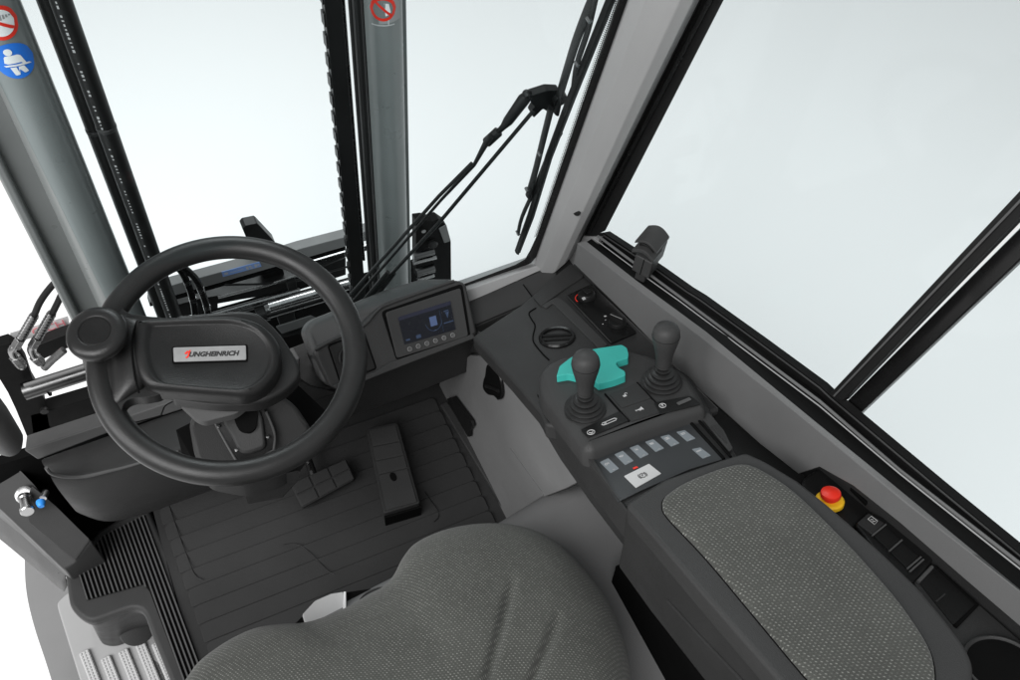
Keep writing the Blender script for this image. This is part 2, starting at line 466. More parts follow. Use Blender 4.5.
# thin bright sliding track on the ledge and the lower glass channel
tp = many(AX, [(594, 238.5), (645, 276.5), (680, 301.5), (820, 406.5), (900, 474), (1020, 569), (1100, 633)], .676)
build('track', MB().tube(tp, .0009, 8), 'pillar_grey', sw)
tp = many(AX, [(598, 236), (645, 271), (680, 297), (820, 401.5), (900, 470.6), (1020, 564), (1100, 628)], .682)
build('track', MB().tube(tp, .0022, 8), 'rail_grey', sw)
fr2 = many(AX, gedge, GX-.004)+many(AX, [(x-1, y+9) for x, y in reversed(gedge)], GX-.004)
build('lower_frame', MB().prism(fr2, (.012, 0, 0)), 'matte_black', sw)
build('frame_edge', MB().tube(many(AX, [(x-.6, y+2.2) for x, y in gedge[1:]], GX-.006), .0012, 6), 'grey_plastic', sw)
# front frame along the pillar
fr_ = [(574, 244), (694, 0), (760, -134), (791, -134), (722, 0), (604, 231), (590, 238)]
build('front_frame', MB().prism(many(AX, fr_, GX-.006), (.004, 0, 0)), 'black_plastic', sw, bevel=.003)
build('front_seal', MB().tube([AX(589, 232, GX-.008), AX(710, 0, GX-.008), AX(778, -134, GX-.008)], .004, 8), 'gloss_black', sw)
build('front_seal', MB().tube([AX(579, 240, GX-.012), AX(697, 0, GX-.012), AX(763, -134, GX-.012)], .005, 8), 'rubber', sw)
# two panes with leaning stiles
railbar('front_stile', (828, 395), (1100, 104), (1100, 134), (842, 402), GX-.012, .012, 'black_plastic', sw)
build('stile_edge', MB().tube([AX(834, 396, GX-.014), AX(1100, 117, GX-.014)], .0012, 6), 'mid_plastic', sw)
railbar('rear_stile', (843, 404.5), (1100, 147), (1100, 184), (856, 417.5), GX+.014, .010, 'gloss_black', sw)
gp = [AX(592, 236, GX), AX(722, 0, GX), AX(791, -134, GX), AX(1100, -134, GX), AX(1100, 128, GX), AX(836, 402, GX)]
build('pane', MB().prism(gp, (.004, 0, 0)), 'window_glass', sw)
gp = [AX(843, 404, GX+.02), AX(1100, 147, GX+.02), AX(1300, 120, GX+.02), AX(1300, 760, GX+.02), AX(1020, 560, GX+.02)]
build('pane', MB().prism(gp, (.004, 0, 0)), 'window_glass', sw)

# ================================================================== FLOOR MAT
fm = thing('floor_mat', (.13, .8, 0), 'dark ribbed rubber floor mat with moulded crosswise planks under the pedals', 'floor mat')
build('base_sheet', MB().box((.142, .72, -.006), (.330, 0, 0), (0, .345, 0), (0, 0, .006)), 'mat_rubber', fm)
mb = MB(); pitch = .0377
for i in range(-7, 7):
    y1 = .903+i*pitch; y0 = y1-pitch+.0024
    if y1 > 1.05: continue
    xl_ = -.176+.07*(.903-y1)*.9+.004
    poly = [V((xl_, y0, .0005)), V((.437, y0, .0005)), V((.437, y1, .0005)), V((xl_, y1, .0005))]
    poly = rnd(poly, [.004, .004, .012, .012], 4)
    n = len(poly)
    topz = lambda q: .003+.006*(q.y-y0)/(y1-y0)
    mb.loft([poly, [V((q.x, q.y, topz(q))) for q in poly]])
build('planks', mb, 'mat_rubber', fm, bevel=.0012, seg=2)
def seam(pts, parent, z=.0085, r=.0008, name='seam', material='black_plastic'):
    return build(name, MB().tube(smooth_path(many(AZ, pts, z)), r, 6), material, parent)
seam([(168, 502), (180, 537), (191.5, 567), (194, 573), (198, 578), (203, 580)], fm)
seam([(283, 545), (293, 544), (301, 546), (309, 552), (321, 564), (328, 571), (335, 574.5)], fm)
seam([(425, 492), (432, 502), (438.5, 512), (438, 518), (434, 522)], fm)
# raised side lip at the kick panel
p = [AZ(447, 400, .012), AZ(517, 512, .012), AZ(560, 580, .012), AZ(552, 584, .012), AZ(508, 516, .012), AZ(440, 404, .012)]
build('side_lip', MB().prism(p, (0, 0, -.012)), 'grey_plastic', fm, bevel=.004)
# wet-look worn streaks on the mat
# ------------------------------------------------------------------ ribbed entry mat
em = thing('entry_mat', (-.27, .8, 0), 'black rubber entry mat with fine lengthwise ribs around the step opening', 'entry mat')
outer = many(AZ, [(64, 571), (98, 530), (140, 505), (150, 510), (172, 560), (206, 680), (225, 745), (215, 760), (190, 745), (171, 684), (150.5, 633), (141, 605), (91, 623), (80, 618), (69, 607)], 0)
outer = rnd(outer, [.01, .0, 0, 0, 0, 0, 0, 0, 0, 0, .02, .03, .02, .02, .02])
build('mat_body', MB().prism(outer, (0, 0, -.028)), 'grey_plastic', em, bevel=.010, seg=4)
ribp = many(AZ, [(77, 571), (103, 537), (145, 516), (199, 661), (222, 735), (202, 735), (183, 680), (150, 592), (144, 585), (87, 601)], 0)
def scan(poly, x):
    ys = []
    n = len(poly)
    for i in range(n):
        a, b = poly[i], poly[(i+1) % n]
        if (a.x-x)*(b.x-x) < 0: ys.append(a.y+(b.y-a.y)*(x-a.x)/(b.x-a.x))
    ys.sort(); return [(ys[i], ys[i+1]) for i in range(0, len(ys)-1, 2)]
# ribs run along the mat's right edge, so shear the outline upright first
sk = (ribp[3].x-ribp[2].x)/(ribp[3].y-ribp[2].y)
shp = [V((q.x-sk*(q.y-.9), q.y, 0)) for q in ribp]
xs = [q.x for q in shp]; x = min(xs)+.003; mbr = MB(); mbg = MB()
mbg.prism([V((q.x, q.y, .001)) for q in ribp], (0, 0, .0012))
while x < max(xs)-.001:
    for y0, y1 in scan(shp, x):
        if y1-y0 > .006:
            f = lambda y: x+sk*(y-.9)
            w = .0020
            mbr.add([(f(y0)-w, y0, .002), (f(y0)+w, y0, .002), (f(y1)+w, y1, .002), (f(y1)-w, y1, .002),
                     (f(y0)-w*.6, y0, .0065), (f(y0)+w*.6, y0, .0065), (f(y1)+w*.6, y1, .0065), (f(y1)-w*.6, y1, .0065)],
                    [(3, 2, 1, 0), (4, 5, 6, 7), (0, 1, 5, 4), (1, 2, 6, 5), (2, 3, 7, 6), (3, 0, 4, 7)])
    x += .0078
build('groove_bed', mbg, 'void', em)
build('ribs', mbr, 'mid_plastic', em)

# ------------------------------------------------------------------ entry step
es = thing('entry_step', (-.4, .9, -.32), 'light grey entry step with knurled tread bars below the ribbed mat', 'step')
SZ = -.30
pl_ = many(AZ, [(68, 592), (56.5, 603), (58, 610), (81, 684), (110, 772), (230, 772), (185, 680), (150, 590)], SZ)
build('step_plate', MB().prism(rnd(pl_, [.01, .02, .01, 0, 0, 0, 0, 0]), (0, 0, -.02)), 'step_grey', es, bevel=.004)
# riser bowl above the plate
p0 = many(AZ, [(89, 618), (100, 640), (107, 645.5), (119, 645.5), (135, 638), (160, 628), (152, 596)], SZ+.003)
p1 = many(AZ, [(88, 616), (91, 622), (96, 623), (110, 620), (128, 612), (150, 604), (150, 596)], -.04)
mb = MB(); r0 = smooth_path(p0, 4); r1 = smooth_path(p1, 4)
mb.loft([r0, [a*.5+b*.5 for a, b in zip(r0, r1)], r1])
ri = build('riser', mb, 'post_grey', es)
c = AZ(137, 629, -.22)
build('boss', MB().lathe([(.0, 0), (.036, 0), (.034, .008), (.028, .011), (0, .012)], c+V((0, .0, .0)), (.2, -.75, .6), 28, sx=1.0), 'post_grey', es)
def tread(px0, px1, wpx):
    a = AZ(*px0, SZ); d = (AZ(*px1, SZ)-a)
    d.z = 0; d.normalize(); w = V((d.y, -d.x, 0)) * -1
    L = .30; W_ = .0105
    mb = MB().prism(rnd([a-w*W_, a+w*W_, a+w*W_+d*L, a-w*W_+d*L], .004), (0, 0, .008))
    o = build('tread_bar', mb, 'tread_grey', es, bevel=.003)
    kb = MB(); i = 0
    yy = .006
    while yy < L-.004:
        for k in range(3):
            p = a+d*yy+w*(-.0068+.0068*k)+V((0, 0, .008))
            kb.lathe([(.0030, 0), (.0022, .0022), (.0008, .0026)], p, EZ, 6)
        yy += .0072
    build('knurl', kb, 'tread_grey', o)
for a_, b_ in (((84.5, 652), (96, 682)), ((106, 658), (117, 686)), ((123.5, 651), (136, 682)), ((140.5, 644), (155, 680)), ((156.5, 643), (172, 680))):
    tread(a_, b_, 9)

# fender outside the doorway
mb = MB()
pf = many(AZ, [(24, 547), (63, 575), (80, 600), (130, 720), (150, 800), (85, 800), (49, 672), (33, 625), (25, 590)], -.42)
fd = build('fender', MB().prism(rnd(pf, [.03, .0, 0, 0, 0, 0, .05, .05, .05]), (0, 0, -.25)), 'fender_grey', None, bevel=.03, seg=5)
tag(fd, 'plain grey outer fender below the open doorway', 'fender')

# ================================================================== PEDALS
bp_ = thing('brake_pedal', AZ(320, 480, 0), 'wide dark brake pedal with gridded rubber pad left of the accelerator', 'pedal')
pz = lambda x, y: PL(x, y, AZ(302, 508, .035), V((0, -.15, .97)).normalized())
quad = [pz(290, 484), pz(346, 459), pz(355, 479), pz(302, 508)]
nrm = (quad[1]-quad[0]).cross(quad[2]-quad[0]).normalized()
if nrm.z < 0: nrm = -nrm
build('pad', MB().prism(rnd(quad, .006), -nrm*.012), 'mat_rubber', bp_, bevel=.002)
mb = MB()
def quadpt(q, u, v): return q[0]*(1-u)*(1-v)+q[1]*u*(1-v)+q[2]*u*v+q[3]*(1-u)*v
for i in range(3):
    for j in range(2):
        qq = [quadpt(quad, (i+a)/3, (j+b)/2) for a, b in ((.05, .06), (.95, .06), (.95, .94), (.05, .94))]
        mb.prism(qq, nrm*.003)
build('pad_blocks', mb, 'mat_rubber', bp_, bevel=.001, seg=2)
build('arm', MB().tube([quadpt(quad, .4, .2)-nrm*.014, quadpt(quad, .4, -.5)+V((0, .05, .05)), V((.22, 1.03, .30))], .009, 10), 'black_metal', bp_)
build('return_spring', MB().tube([AZ(308, 463, .09), AZ(310, 470, .07)], .003, 8), 'steel', bp_)
ap = thing('accelerator_pedal', AZ(400, 510, 0), 'long upright accelerator pedal with a single oval hole right of the brake', 'pedal')
A0 = AZ(420, 503, .055); A1 = AZ(384, 513.5, .055)
N0 = (A0+A1)/2
B0 = AY(398, 423, .955); 
pn = ((A0-A1).cross(B0-A1)).normalized()
if pn.z < 0: pn = -pn
ppl = lambda x, y: PL(x, y, A1, pn)
quad = [ppl(366.5, 431), ppl(371, 427.5), ppl(395, 422.5), ppl(398, 424), ppl(420, 503), ppl(384, 513.5)]
body = build('pad', MB().prism(rnd(quad, [0.003, .003, .003, .003, .004, .004]), -pn*.014), 'dark_plastic', ap, bevel=.002)
mb = MB()
q4 = [ppl(367.5, 430), ppl(397, 425), ppl(419, 501.5), ppl(384.5, 511)]
for i, (v0, v1) in enumerate(((.0, .22), (.23, .40), (.41, .57), (.58, 1.0))):
    mb.prism([quadpt(q4, .06, v0+.004), quadpt(q4, .94, v0+.004), quadpt(q4, .94, v1), quadpt(q4, .06, v1)], pn*.0022)
build('pad_blocks', mb, 'grey_plastic', ap, bevel=.0008, seg=2)
build('hole', MB().lathe([(.0, 0), (.0105, 0), (.0105, .0008), (0, .0008)], ppl(393.3, 477.5)+pn*.0022, pn, 20, sx=.62, u=EX), 'void', ap)
build('heel_block', MB().prism([AZ(384, 514, .04), AZ(420, 504, .04), AZ(421, 507.5, .04), AZ(385, 518.5, .04)], (0, 0, -.04)), 'void', ap)
# ================================================================== KICK PANEL and seat plinth
KX = .462
kp = thing('kick_panel', (KX, .8, 0), 'smooth grey kick panel between floor mat and side console', 'panel')
p = many(AX, [(440, 380), (470, 355), (486, 356.5), (533, 410.5), (548, 411), (560, 440), (580, 470), (582, 480), (566, 488.5), (544, 497)], KX)
p += [V((KX, .60, -.03)), V((KX, 1.05, -.03))]
build('panel', MB().prism(p, (.012, 0, 0)), 'panel_grey', kp, bevel=.002)
build('groove', MB().tube(smooth_path([AX(510.5, 448, KX), AX(525, 468, KX), AX(538, 486, KX), AX(542.5, 492, KX), AX(543.5, 496, KX), AX(542.5, 500, KX)], 4), .0010, 6), 'rail_grey', kp)
# oval grip recess
ov = many(AX, [(487, 366), (491, 364), (496, 369), (501, 379), (503.5, 392), (501.5, 398), (497, 398), (494, 395.5), (488, 394), (483.5, 388), (484, 380), (485.5, 376)], KX-.001)
build('recess', MB().prism(smooth_path(ov, 4, True), (-.001, 0, 0)), 'void', kp)
rim = smooth_path(many(AX, [(489, 365), (495, 368), (500.5, 378), (503, 390), (502, 397), (498, 398.5)], KX-.003), 5)
build('recess_lip', MB().tube(rim, .0028, 8), 'gloss_black', kp)
bar = many(AX, [(486, 386), (493, 388), (499, 391)], KX-.003)
build('grip', MB().tube(bar, .0035, 8), 'black_plastic', kp)
# small dark bracket at the foot of the panel
p = many(AX, [(449, 398), (456, 396), (474, 420), (475.5, 425), (472, 430), (472, 436), (470, 436)], KX-.004)
build('bracket', MB().prism(p, (-.006, 0, 0)), 'black_plastic', kp, bevel=.001)

pt = thing('seat_plinth', (.3, .3, 0), 'rounded light grey plinth cover under the cloth seat', 'plinth')
zt = .31
p = [AZ(492, 530, zt), AZ(520, 508, zt), AZ(545, 491, zt), AZ(566, 500, zt), AZ(700, 690, zt), AZ(640, 760, zt), AZ(400, 640, zt)]
p = [V((-.05, .535, zt)), V((.36, .572, zt)), V((.475, .592, zt)), V((.68, .585, zt)), V((.68, -.1, zt)), V((-.05, -.1, zt))]
build('cover', MB().prism(p, (0, 0, -.30)), 'panel_grey', pt, bevel=.045, seg=8)
# ================================================================== SEAT
st = thing('driver_seat', (.15, .2, .38), 'driver seat cushion in flecked grey cloth with two pressed creases', 'seat')
SZ0 = .44
sil = [(150, 740), (168, 705), (186, 680), (197, 665), (213, 652), (232, 640), (255, 630), (280, 626), (300, 625), (316, 621.5), (340, 612), (363, 600), (383, 588), (393, 577), (402, 560), (415, 545), (440, 533), (465, 527), (490, 525), (515, 527), (540, 535), (562, 549), (585, 573), (606, 601), (620, 632), (628, 662), (631, 690), (634, 740), (640, 800)]
out = many(AZ, sil, SZ0)
out = out + [V((.30, -.06, SZ0)), V((-.10, -.06, SZ0)), V((-.25, .1, SZ0))]
out = smooth_path(out, 9, True)
ctr = V((.18, .16, SZ0))
cre = [([(513.5, 579), (508, 602), (498, 640), (487, 682), (470, 740)], .0065, .010), ([(559, 617), (550, 640), (533, 680), (515, 720)], .0065, .010)]
ZT = .535
cl = [([AZ(x, y, ZT-.012) for x, y in c], w, d) for c, w, d in cre]
def crease(p):
    s = 0
    for pts, w, d in cl:
        best = 9; side = 0; L = 0; tot = 0
        for a, b in zip(pts[:-1], pts[1:]):
            ab = (b-a).to_2d(); ap = (p-a).to_2d(); t = max(0, min(1, ap.dot(ab)/ab.length_squared))
            dd = (ap-ab*t).length
            if dd < best: best = dd; fade = (tot+ab.length*t)
            tot += ab.length
        amp = d*min(1, .35+fade/.05)*(1 if best < 1 else 1)
        s -= amp*math.exp(-(best/w)**2)
        s += amp*.0*math.exp(-((best-2.6*w)/(1.6*w))**2)
    return s
rings = []
NR = 100
for k in range(NR+1):
    s = 1-(k/NR)
    s = s if k < NR else .002
    ring = []
    for q in out:
        xy = ctr+(q-ctr)*s
        h = (1-s**3.2)**.55 if s < 1 else 0
        p = V((xy.x, xy.y, SZ0+(ZT-SZ0)*h))
        p.z += crease(p)*min(1, (1-s)*6) + .0015*math.sin(p.x*9+p.y*6)*(1-s)
        ring.append(p)
    rings.append(ring)
low = [[ctr+(q-ctr)*s_+V((0, 0, -dz)) for q in out] for s_, dz in ((.90, .075), (.985, .045), (1.0, .02))]
cu = build('cushion', MB().loft(low+rings, True, True), 'seat_cloth', st, sub=0, angle=80,
           uvproj=lambda p: (p.x*.94-p.y*.34, p.x*.34+p.y*.94+(ZT-p.z)*.8))
lv = [AZ(302, 614.5, .30), AZ(315, 600.5, .30), AZ(331, 593.5, .30), AZ(343.5, 591.5, .30), AZ(344, 640, .30), AZ(310, 640, .30)]
build('lever', MB().prism(rnd(lv, .003), (0, 0, -.012)), 'lever_grey', st, bevel=.005)
build('lever_edge', MB().prism([AZ(343.5, 591.5, .306), AZ(346, 591.5, .306), AZ(346.5, 640, .306), AZ(342, 640, .306)], (0, 0, -.018)), 'white', st, bevel=.001)
build('lever_base', MB().prism([AZ(294, 624, .29), AZ(303, 615, .29), AZ(345, 592, .29), AZ(372, 588, .29), AZ(384, 600, .29), AZ(384, 660, .29), AZ(300, 660, .29)], (0, 0, -.1)), 'void', st, bevel=.003)
build('lever_guide', MB().tube(smooth_path([AZ(357, 604, .3), AZ(366, 594, .3), AZ(378, 588.5, .3), AZ(386, 588, .3)], 4), .0018, 8), 'grey_plastic', st)
# ================================================================== DASH
db = thing('dashboard', (.1, .95, .2), 'dark moulded dash beam and lower covers spanning the cab below the windscreen', 'dashboard')
# cross beam under the display pod
BY = .915
p = many(AY, [(287, 408), (309, 397), (372, 372), (479, 334), (489, 350), (470, 372), (400, 400), (330, 425), (298, 428)], BY)
build('cross_beam', MB().prism(p, (0, .12, .0)), 'dark_plastic', db, bevel=.006)
p = many(AY, [(293, 373), (312, 385), (337, 391), (309, 402), (299, 396)], .905)
build('beam_cap', MB().prism(p, (0, .035, -.06)), 'grey_plastic', db, bevel=.006)
# shelf between the pod and the right corner
p = [AY(462, 304, .945), AY(541, 270.5, .945), AY(556, 266, .945), AY(560, 290, .90), AY(534, 301, .90), AY(470, 328, .90)]
build('shelf', MB().prism(p, (0, .03, -.05)), 'dark_plastic', db, bevel=.004)
p = [AY(470, 329.5, .90), AY(534, 302, .90), AY(545, 296, .90), AY(536, 309, .905), AY(480, 340, .915), AY(470, 345, .915)]
build('shelf_front', MB().prism(p, (0, .06, -.01)), 'dark_plastic', db, bevel=.003)
build('joint', MB().tube([AY(523, 285, .925)+EZ*.002, AY(531, 296, .907)+EZ*.002, AY(535, 302, .899), AY(536.5, 309, .899)], .0011, 6), 'void', db)
# left lower cover: flat top, lip bead in paler plastic as its highlight, belly rounding back under the dash
rows = []
rows.append(many(AY, [(40, 460), (80, 446), (120, 432), (170, 414), (215, 400)], .945))
rows.append(many(AY, [(44, 466), (84, 458), (125, 446), (174, 430), (216, 416)], .89))
rows.append(many(AY, [(48.5, 472), (86, 473), (130, 463), (178, 449), (218, 437)], .835))
rows.append(many(AY, [(50, 476), (87, 477.5), (131, 467), (179, 453), (219, 441)], .828))
rows.append(many(AY, [(58, 490), (92, 497), (135, 486), (184, 470), (222, 457)], .832))
rows.append(many(AY, [(74, 509), (107, 519.5), (146, 510), (190, 494), (228, 479)], .85))
rows.append(many(AY, [(76, 512), (108, 522), (148, 513), (192, 497), (230, 482)], .90))
build('lower_cover', MB().grid([smooth_path(r, 4) for r in rows]), 'dark_plastic', db, sub=2, angle=80)
build('lower_cover_lip', MB().tube(smooth_path([q+V((0, -.003, .001)) for q in many(AY, [(46, 466.5), (50, 471.5), (58, 474.5), (70, 476), (86, 475), (108, 470), (130, 464.5), (178, 450)], .832)], 5), [.0026]*20+[.0030-.00008*i for i in range(16)], 8), 'mid_plastic', db)
p = many(AY, [(166, 399), (200, 388), (232, 378), (236, 420), (150, 440)], .86)
build('joint', MB().tube(smooth_path([AY(122, 431, .872)+EZ*.014, AY(160, 422, .862)+EZ*.016, AY(164, 419, .862)+EZ*.016, AY(168, 411, .87)+EZ*.016, AY(180, 405, .87)+EZ*.016], 4), .0011, 6), 'void', db)

# ------------------------------------------------------------------ display pod
dp = thing('display_pod', (.3, .93, .4), 'dark binnacle with lit dashboard display and round air vent, right of the steering wheel', 'display')
DP = AY(430, 320, .905); DNm = V((0, -.62, .785)).normalized()
def D(x, y, off=0): return PL(x, y, DP+DNm*off, DNm)
rt = lambda poly, r: rnd(poly, r, 6)
front = [D(313, 349), D(331, 340), D(362, 325), D(374, 312), D(389, 302), D(455, 279.5), D(466, 283), D(477, 332), D(474, 336), D(412, 360), D(374, 375), D(340, 389), D(330, 386)]
body = build('housing', MB().prism(rnd(front, [.02, .012, .02, .015, .012, .012, .01, .008, .008, .02, .02, .015, .012]), -DNm*.14), 'grey_plastic', dp, bevel=.008, seg=5)
# flatter back hood above, paler plastic standing in for light from outside
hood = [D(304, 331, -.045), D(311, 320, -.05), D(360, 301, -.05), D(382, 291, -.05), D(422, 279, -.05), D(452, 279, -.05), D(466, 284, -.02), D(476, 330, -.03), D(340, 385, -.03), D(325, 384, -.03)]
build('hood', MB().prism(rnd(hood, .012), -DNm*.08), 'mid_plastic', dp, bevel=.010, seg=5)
# recessed display bezel
rec = rt([D(381, 311.5, .001), D(462, 283.5, .001), D(470.5, 337.5, .001), D(396.5, 361, .001)], .008)
build('bezel_gap', MB().prism(rec, DNm*.0015), 'void', dp)
bez = rt([D(385, 312.5, .002), D(460, 288, .002), D(468, 336, .002), D(396.5, 358.5, .002)], .005)
bz = build('bezel', MB().prism(bez, DNm*.004), 'grey_plastic', dp, bevel=.0015)
so = .0065
scr = [D(397.8, 317.3, so), D(450, 301, so), D(455.6, 329.5, so), D(404.5, 344.6, so)]
sc_ = build('screen', MB().prism(scr, DNm*.0012), 'screen', dp)
def S(u, v, o=.0082): return quadpt(scr, u, v)+DNm*(o-so)
def rect(u0, v0, u1, v1, o=.0082): return [S(u0, v0, o), S(u1, v0, o), S(u1, v1, o), S(u0, v1, o)]
build('status_bar', MB().prism(rect(.0, .0, 1, .13), DNm*.0002), 'screen_bar', sc_)
mb = MB(); mb.prism(rect(.55, .33, .68, .66), DNm*.0002)
build('symbol', mb, 'screen_blue', sc_)
mb = MB()
mb.tube([S(.615+.155*math.cos(a), .50+.33*math.sin(a)) for a in [.1+2.95*i/14 for i in range(15)]], .0005, 5)
mb.prism(rect(.84, .26, .93, .30), DNm*.0002); mb.prism(rect(.80, .66, .99, .70), DNm*.0002)
mb.add([S(.86, .32), S(.94, .32), S(.89, .55)], [(0, 1, 2)])
mb.prism(rect(.04, .84, .12, .9), DNm*.0002); mb.prism(rect(.24, .80, .33, .92), DNm*.0002)
mb.prism(rect(.60, .80, .63, .84), DNm*.0002)
mb.prism(rect(.76, .2, .765, .95), DNm*.0002)
build('symbol', mb, 'screen_dim', sc_)
for i in range(6):
    x = 409.5+(452.5-409.5)*i/5; y = 349+(335.2-349)*i/5
    c = D(x, y, .006)
    b_ = build('button', MB().lathe([(.0, 0), (.0043, 0), (.0043, .0022), (.0036, .003), (.0024, .0026), (0, .0024)], c, DNm, 16), 'mid_plastic', dp)
    build('ring', MB().torus(c+DNm*.0024, DNm, .0037, .0005, 20, 6), 'dim_icon', b_)
# vent panel on the left wing, framed by a raised lip
rec = rt([D(327, 345, .001), D(364, 331, .001), D(377, 369, .001), D(340, 384, .001)], .006)
build('vent_gap', MB().prism(rec, DNm*.0012), 'void', dp)
vp = rt([D(329, 346.5, .002), D(363, 333, .002), D(375.5, 368, .002), D(341, 382, .002)], .004)
build('vent_plate', MB().prism(vp, DNm*.003), 'black_plastic', dp, bevel=.001)
c = D(351.5, 357.5, .005)
av = build('air_vent', MB().lathe([(.0225, -.002), (.0225, .004), (.020, .006), (.0185, .003), (.0185, -.004), (0, -.004)], c, DNm, 40), 'black_plastic', dp)
mb = MB()
for k in (-1, 0, 1):
    L = math.sqrt(.018**2-(k*.009)**2)
    mb.box(c+EX*0+DNm.cross(EX)*(k*.009), EX*L, DNm.cross(EX)*.0012, DNm*.003)
build('louvre', mb, 'gloss_black', av)
# raised lip bead of the housing that runs round display and vent
lip = smooth_path([D(315, 350, .002), D(333, 340, .002), D(363, 326, .002), D(377, 311, .002), D(391, 303, .002), D(454, 281, .002)], 5)
build('lip', MB().tube(lip, .003, 8), 'grey_plastic', dp)
p = [D(330, 386, .0), D(374, 372, 0), D(390, 362, 0), D(472, 334, 0), D(475, 338, 0), D(412, 362, 0), D(374, 377, 0), D(340, 391, 0)]
build('lower_lip', MB().prism(p, DNm*.006), 'grey_plastic', dp, bevel=.002)

# ================================================================== STEERING
WC = V((.033, .772, .694)); _az, _el = .102, 1.317
WN = V((math.sin(_az)*math.cos(_el), -math.cos(_az)*math.cos(_el), math.sin(_el)))
def W(x, y, off=0): return PL(x, y, WC+WN*off, WN)
WU = (W(260, 355)-W(200, 357)).normalized(); WV = WN.cross(WU)
sc = thing('steering_column', WC-WN*.12, 'dark steering column shroud with open black U-shaped slot below the wheel', 'steering column')
q = [W(188, 420, -.13), W(194, 455, -.15), W(204, 474, -.16), W(245, 482, -.17), W(280, 472, -.17), W(303, 452, -.16), W(312, 428, -.15), W(296, 404, -.12), W(262, 380, -.10), W(215, 392, -.10)]
build('shroud', MB().prism(rnd(q, .012), -WN*.10), 'dark_plastic', sc, bevel=.008, seg=4)
q = [W(214, 421, -.118), W(238, 463, -.135), W(243, 464.5, -.135), W(270, 452, -.135), W(273.5, 447, -.135), W(274, 432, -.125), W(262, 404, -.105), W(240, 398, -.105), W(222, 404, -.108)]
build('slot', MB().prism(rnd(q, .004), -WN*.012), 'gloss_black', sc, bevel=.001)
build('slot_edge', MB().tube(smooth_path([p+WN*.001 for p in (W(214, 421, -.118), W(226, 443, -.127), W(238, 463, -.135), W(243, 465, -.135), W(270, 452.5, -.135), W(274, 447, -.135), W(274, 432, -.125), W(266, 412, -.108))], 4), .0018, 8), 'mid_plastic', sc)
q = [W(222, 421, -.108), W(232, 437, -.116), W(239, 452, -.12), W(250, 453, -.12), W(266, 447, -.12), W(262, 415, -.10), W(255, 404, -.095), W(228, 408, -.10)]
build('inner_cover', MB().prism(rnd(q, .008), -WN*.01), 'grey_plastic', sc, bevel=.006, seg=4)
q = [W(232, 410, -.095), W(235, 422, -.10), W(240, 431, -.103), W(250, 433, -.103), W(256, 428, -.10), W(258, 408, -.093)]
build('shaft_boot', MB().prism(rnd(q, .006), -WN*.006), 'void', sc)
for x, y, o_ in ((218.5, 426, -.112), (236.5, 450, -.119), (267.5, 437, -.116)):
    build('screw', MB().lathe([(0, 0), (.0028, 0), (.0024, .0016), (0, .002)], W(x, y, o_), WN, 12), 'chrome', sc)
# dark gaps on both sides of the column
q = [W(176, 430, -.2), W(186, 470, -.24), W(205, 480, -.24), W(196, 420, -.2)]
build('side_gap', MB().prism(q, -WN*.01), 'void', sc)
q = [W(283, 398, -.2), W(310, 440, -.22), W(335, 420, -.22), W(298, 385, -.2)]
build('side_gap', MB().prism(q, -WN*.01), 'void', sc)
q = [W(240, 482, -.2), W(246, 497, -.30), W(282, 490, -.30), W(300, 470, -.2)]
build('column_foot', MB().prism(q, -WN*.05), 'dark_plastic', sc, bevel=.006)
# lighter underside collar of the hub
q = [W(178, 402, -.035), W(196, 419, -.05), W(204, 422, -.05), W(236, 414, -.05), W(260, 395, -.035), W(230, 380, -.03)]
build('collar', MB().prism(rnd(q, .006), -WN*.02), 'mid_plastic', sc, bevel=.005)

sw_ = thing('steering_wheel', WC, 'black steering wheel with single broad spoke, spinner knob and silver badge', 'steering wheel')
build('rim', MB().torus(WC, WN, .1655, .0168, 120, 20, flat=.92), 'rubber', sw_, angle=80)
# broad spoke growing out of the rim on the left, with rounded roots
q = [W(118, 301), W(121, 307), W(125, 313), W(133, 317.5), W(150, 320), W(166, 325), W(168, 360), W(165, 393), W(150, 400), W(137, 401), W(129, 403.5), W(124.5, 409), W(123.5, 418), W(126, 430), W(133, 444), W(124, 440), W(112, 425), W(104, 405), W(101, 375), W(102, 340), W(106, 312)]
q = smooth_path(q, 4, True)
build('spoke', MB().prism([p+WN*.0115 for p in q], -WN*.025), 'rubber', sw_, bevel=.0085, seg=6, angle=30)
def sect(pt, pb, w, hi, lo):
    m_ = (pt+pb)/2; hv_ = (pt-pb)/2; ring = []
    for k in range(20):
        t = 2*PI*k/20; c_ = math.cos(t); s_ = math.sin(t)
        u_ = math.copysign(abs(c_)**.5, c_); v_ = math.copysign(abs(s_)**.5, s_)
        ring.append(m_+hv_*u_+WN*(hi*v_ if v_ > 0 else lo*v_))
    return ring
secs = [sect(W(111, 309), W(110, 417), 0, .012, .01), sect(W(121, 315), W(120, 409), 0, .019, .01), sect(W(130, 319.5), W(129, 402), 0, .0245, .01), sect(W(138, 321), W(137, 396), 0, .0262, .01), sect(W(152, 323), W(152, 392), 0, .024, .01)]
build('spoke_crown', MB().loft(secs), 'rubber', sw_, angle=60, sub=1)
# hub base: bigger angular housing beneath
q = [W(176, 315, .0), W(240, 310, .0), W(258, 312, .0), W(279, 331, .0), W(299, 362, .0), W(301, 375, .0), W(290, 388, .0), W(262, 404, .0), W(215, 404, .0), W(170, 398, .0)]
build('hub_base', MB().prism(rnd(q, [0, .02, .015, .02, .012, .01, .012, .02, .02, 0]), -WN*.035), 'rubber', sw_, bevel=.006, seg=4)
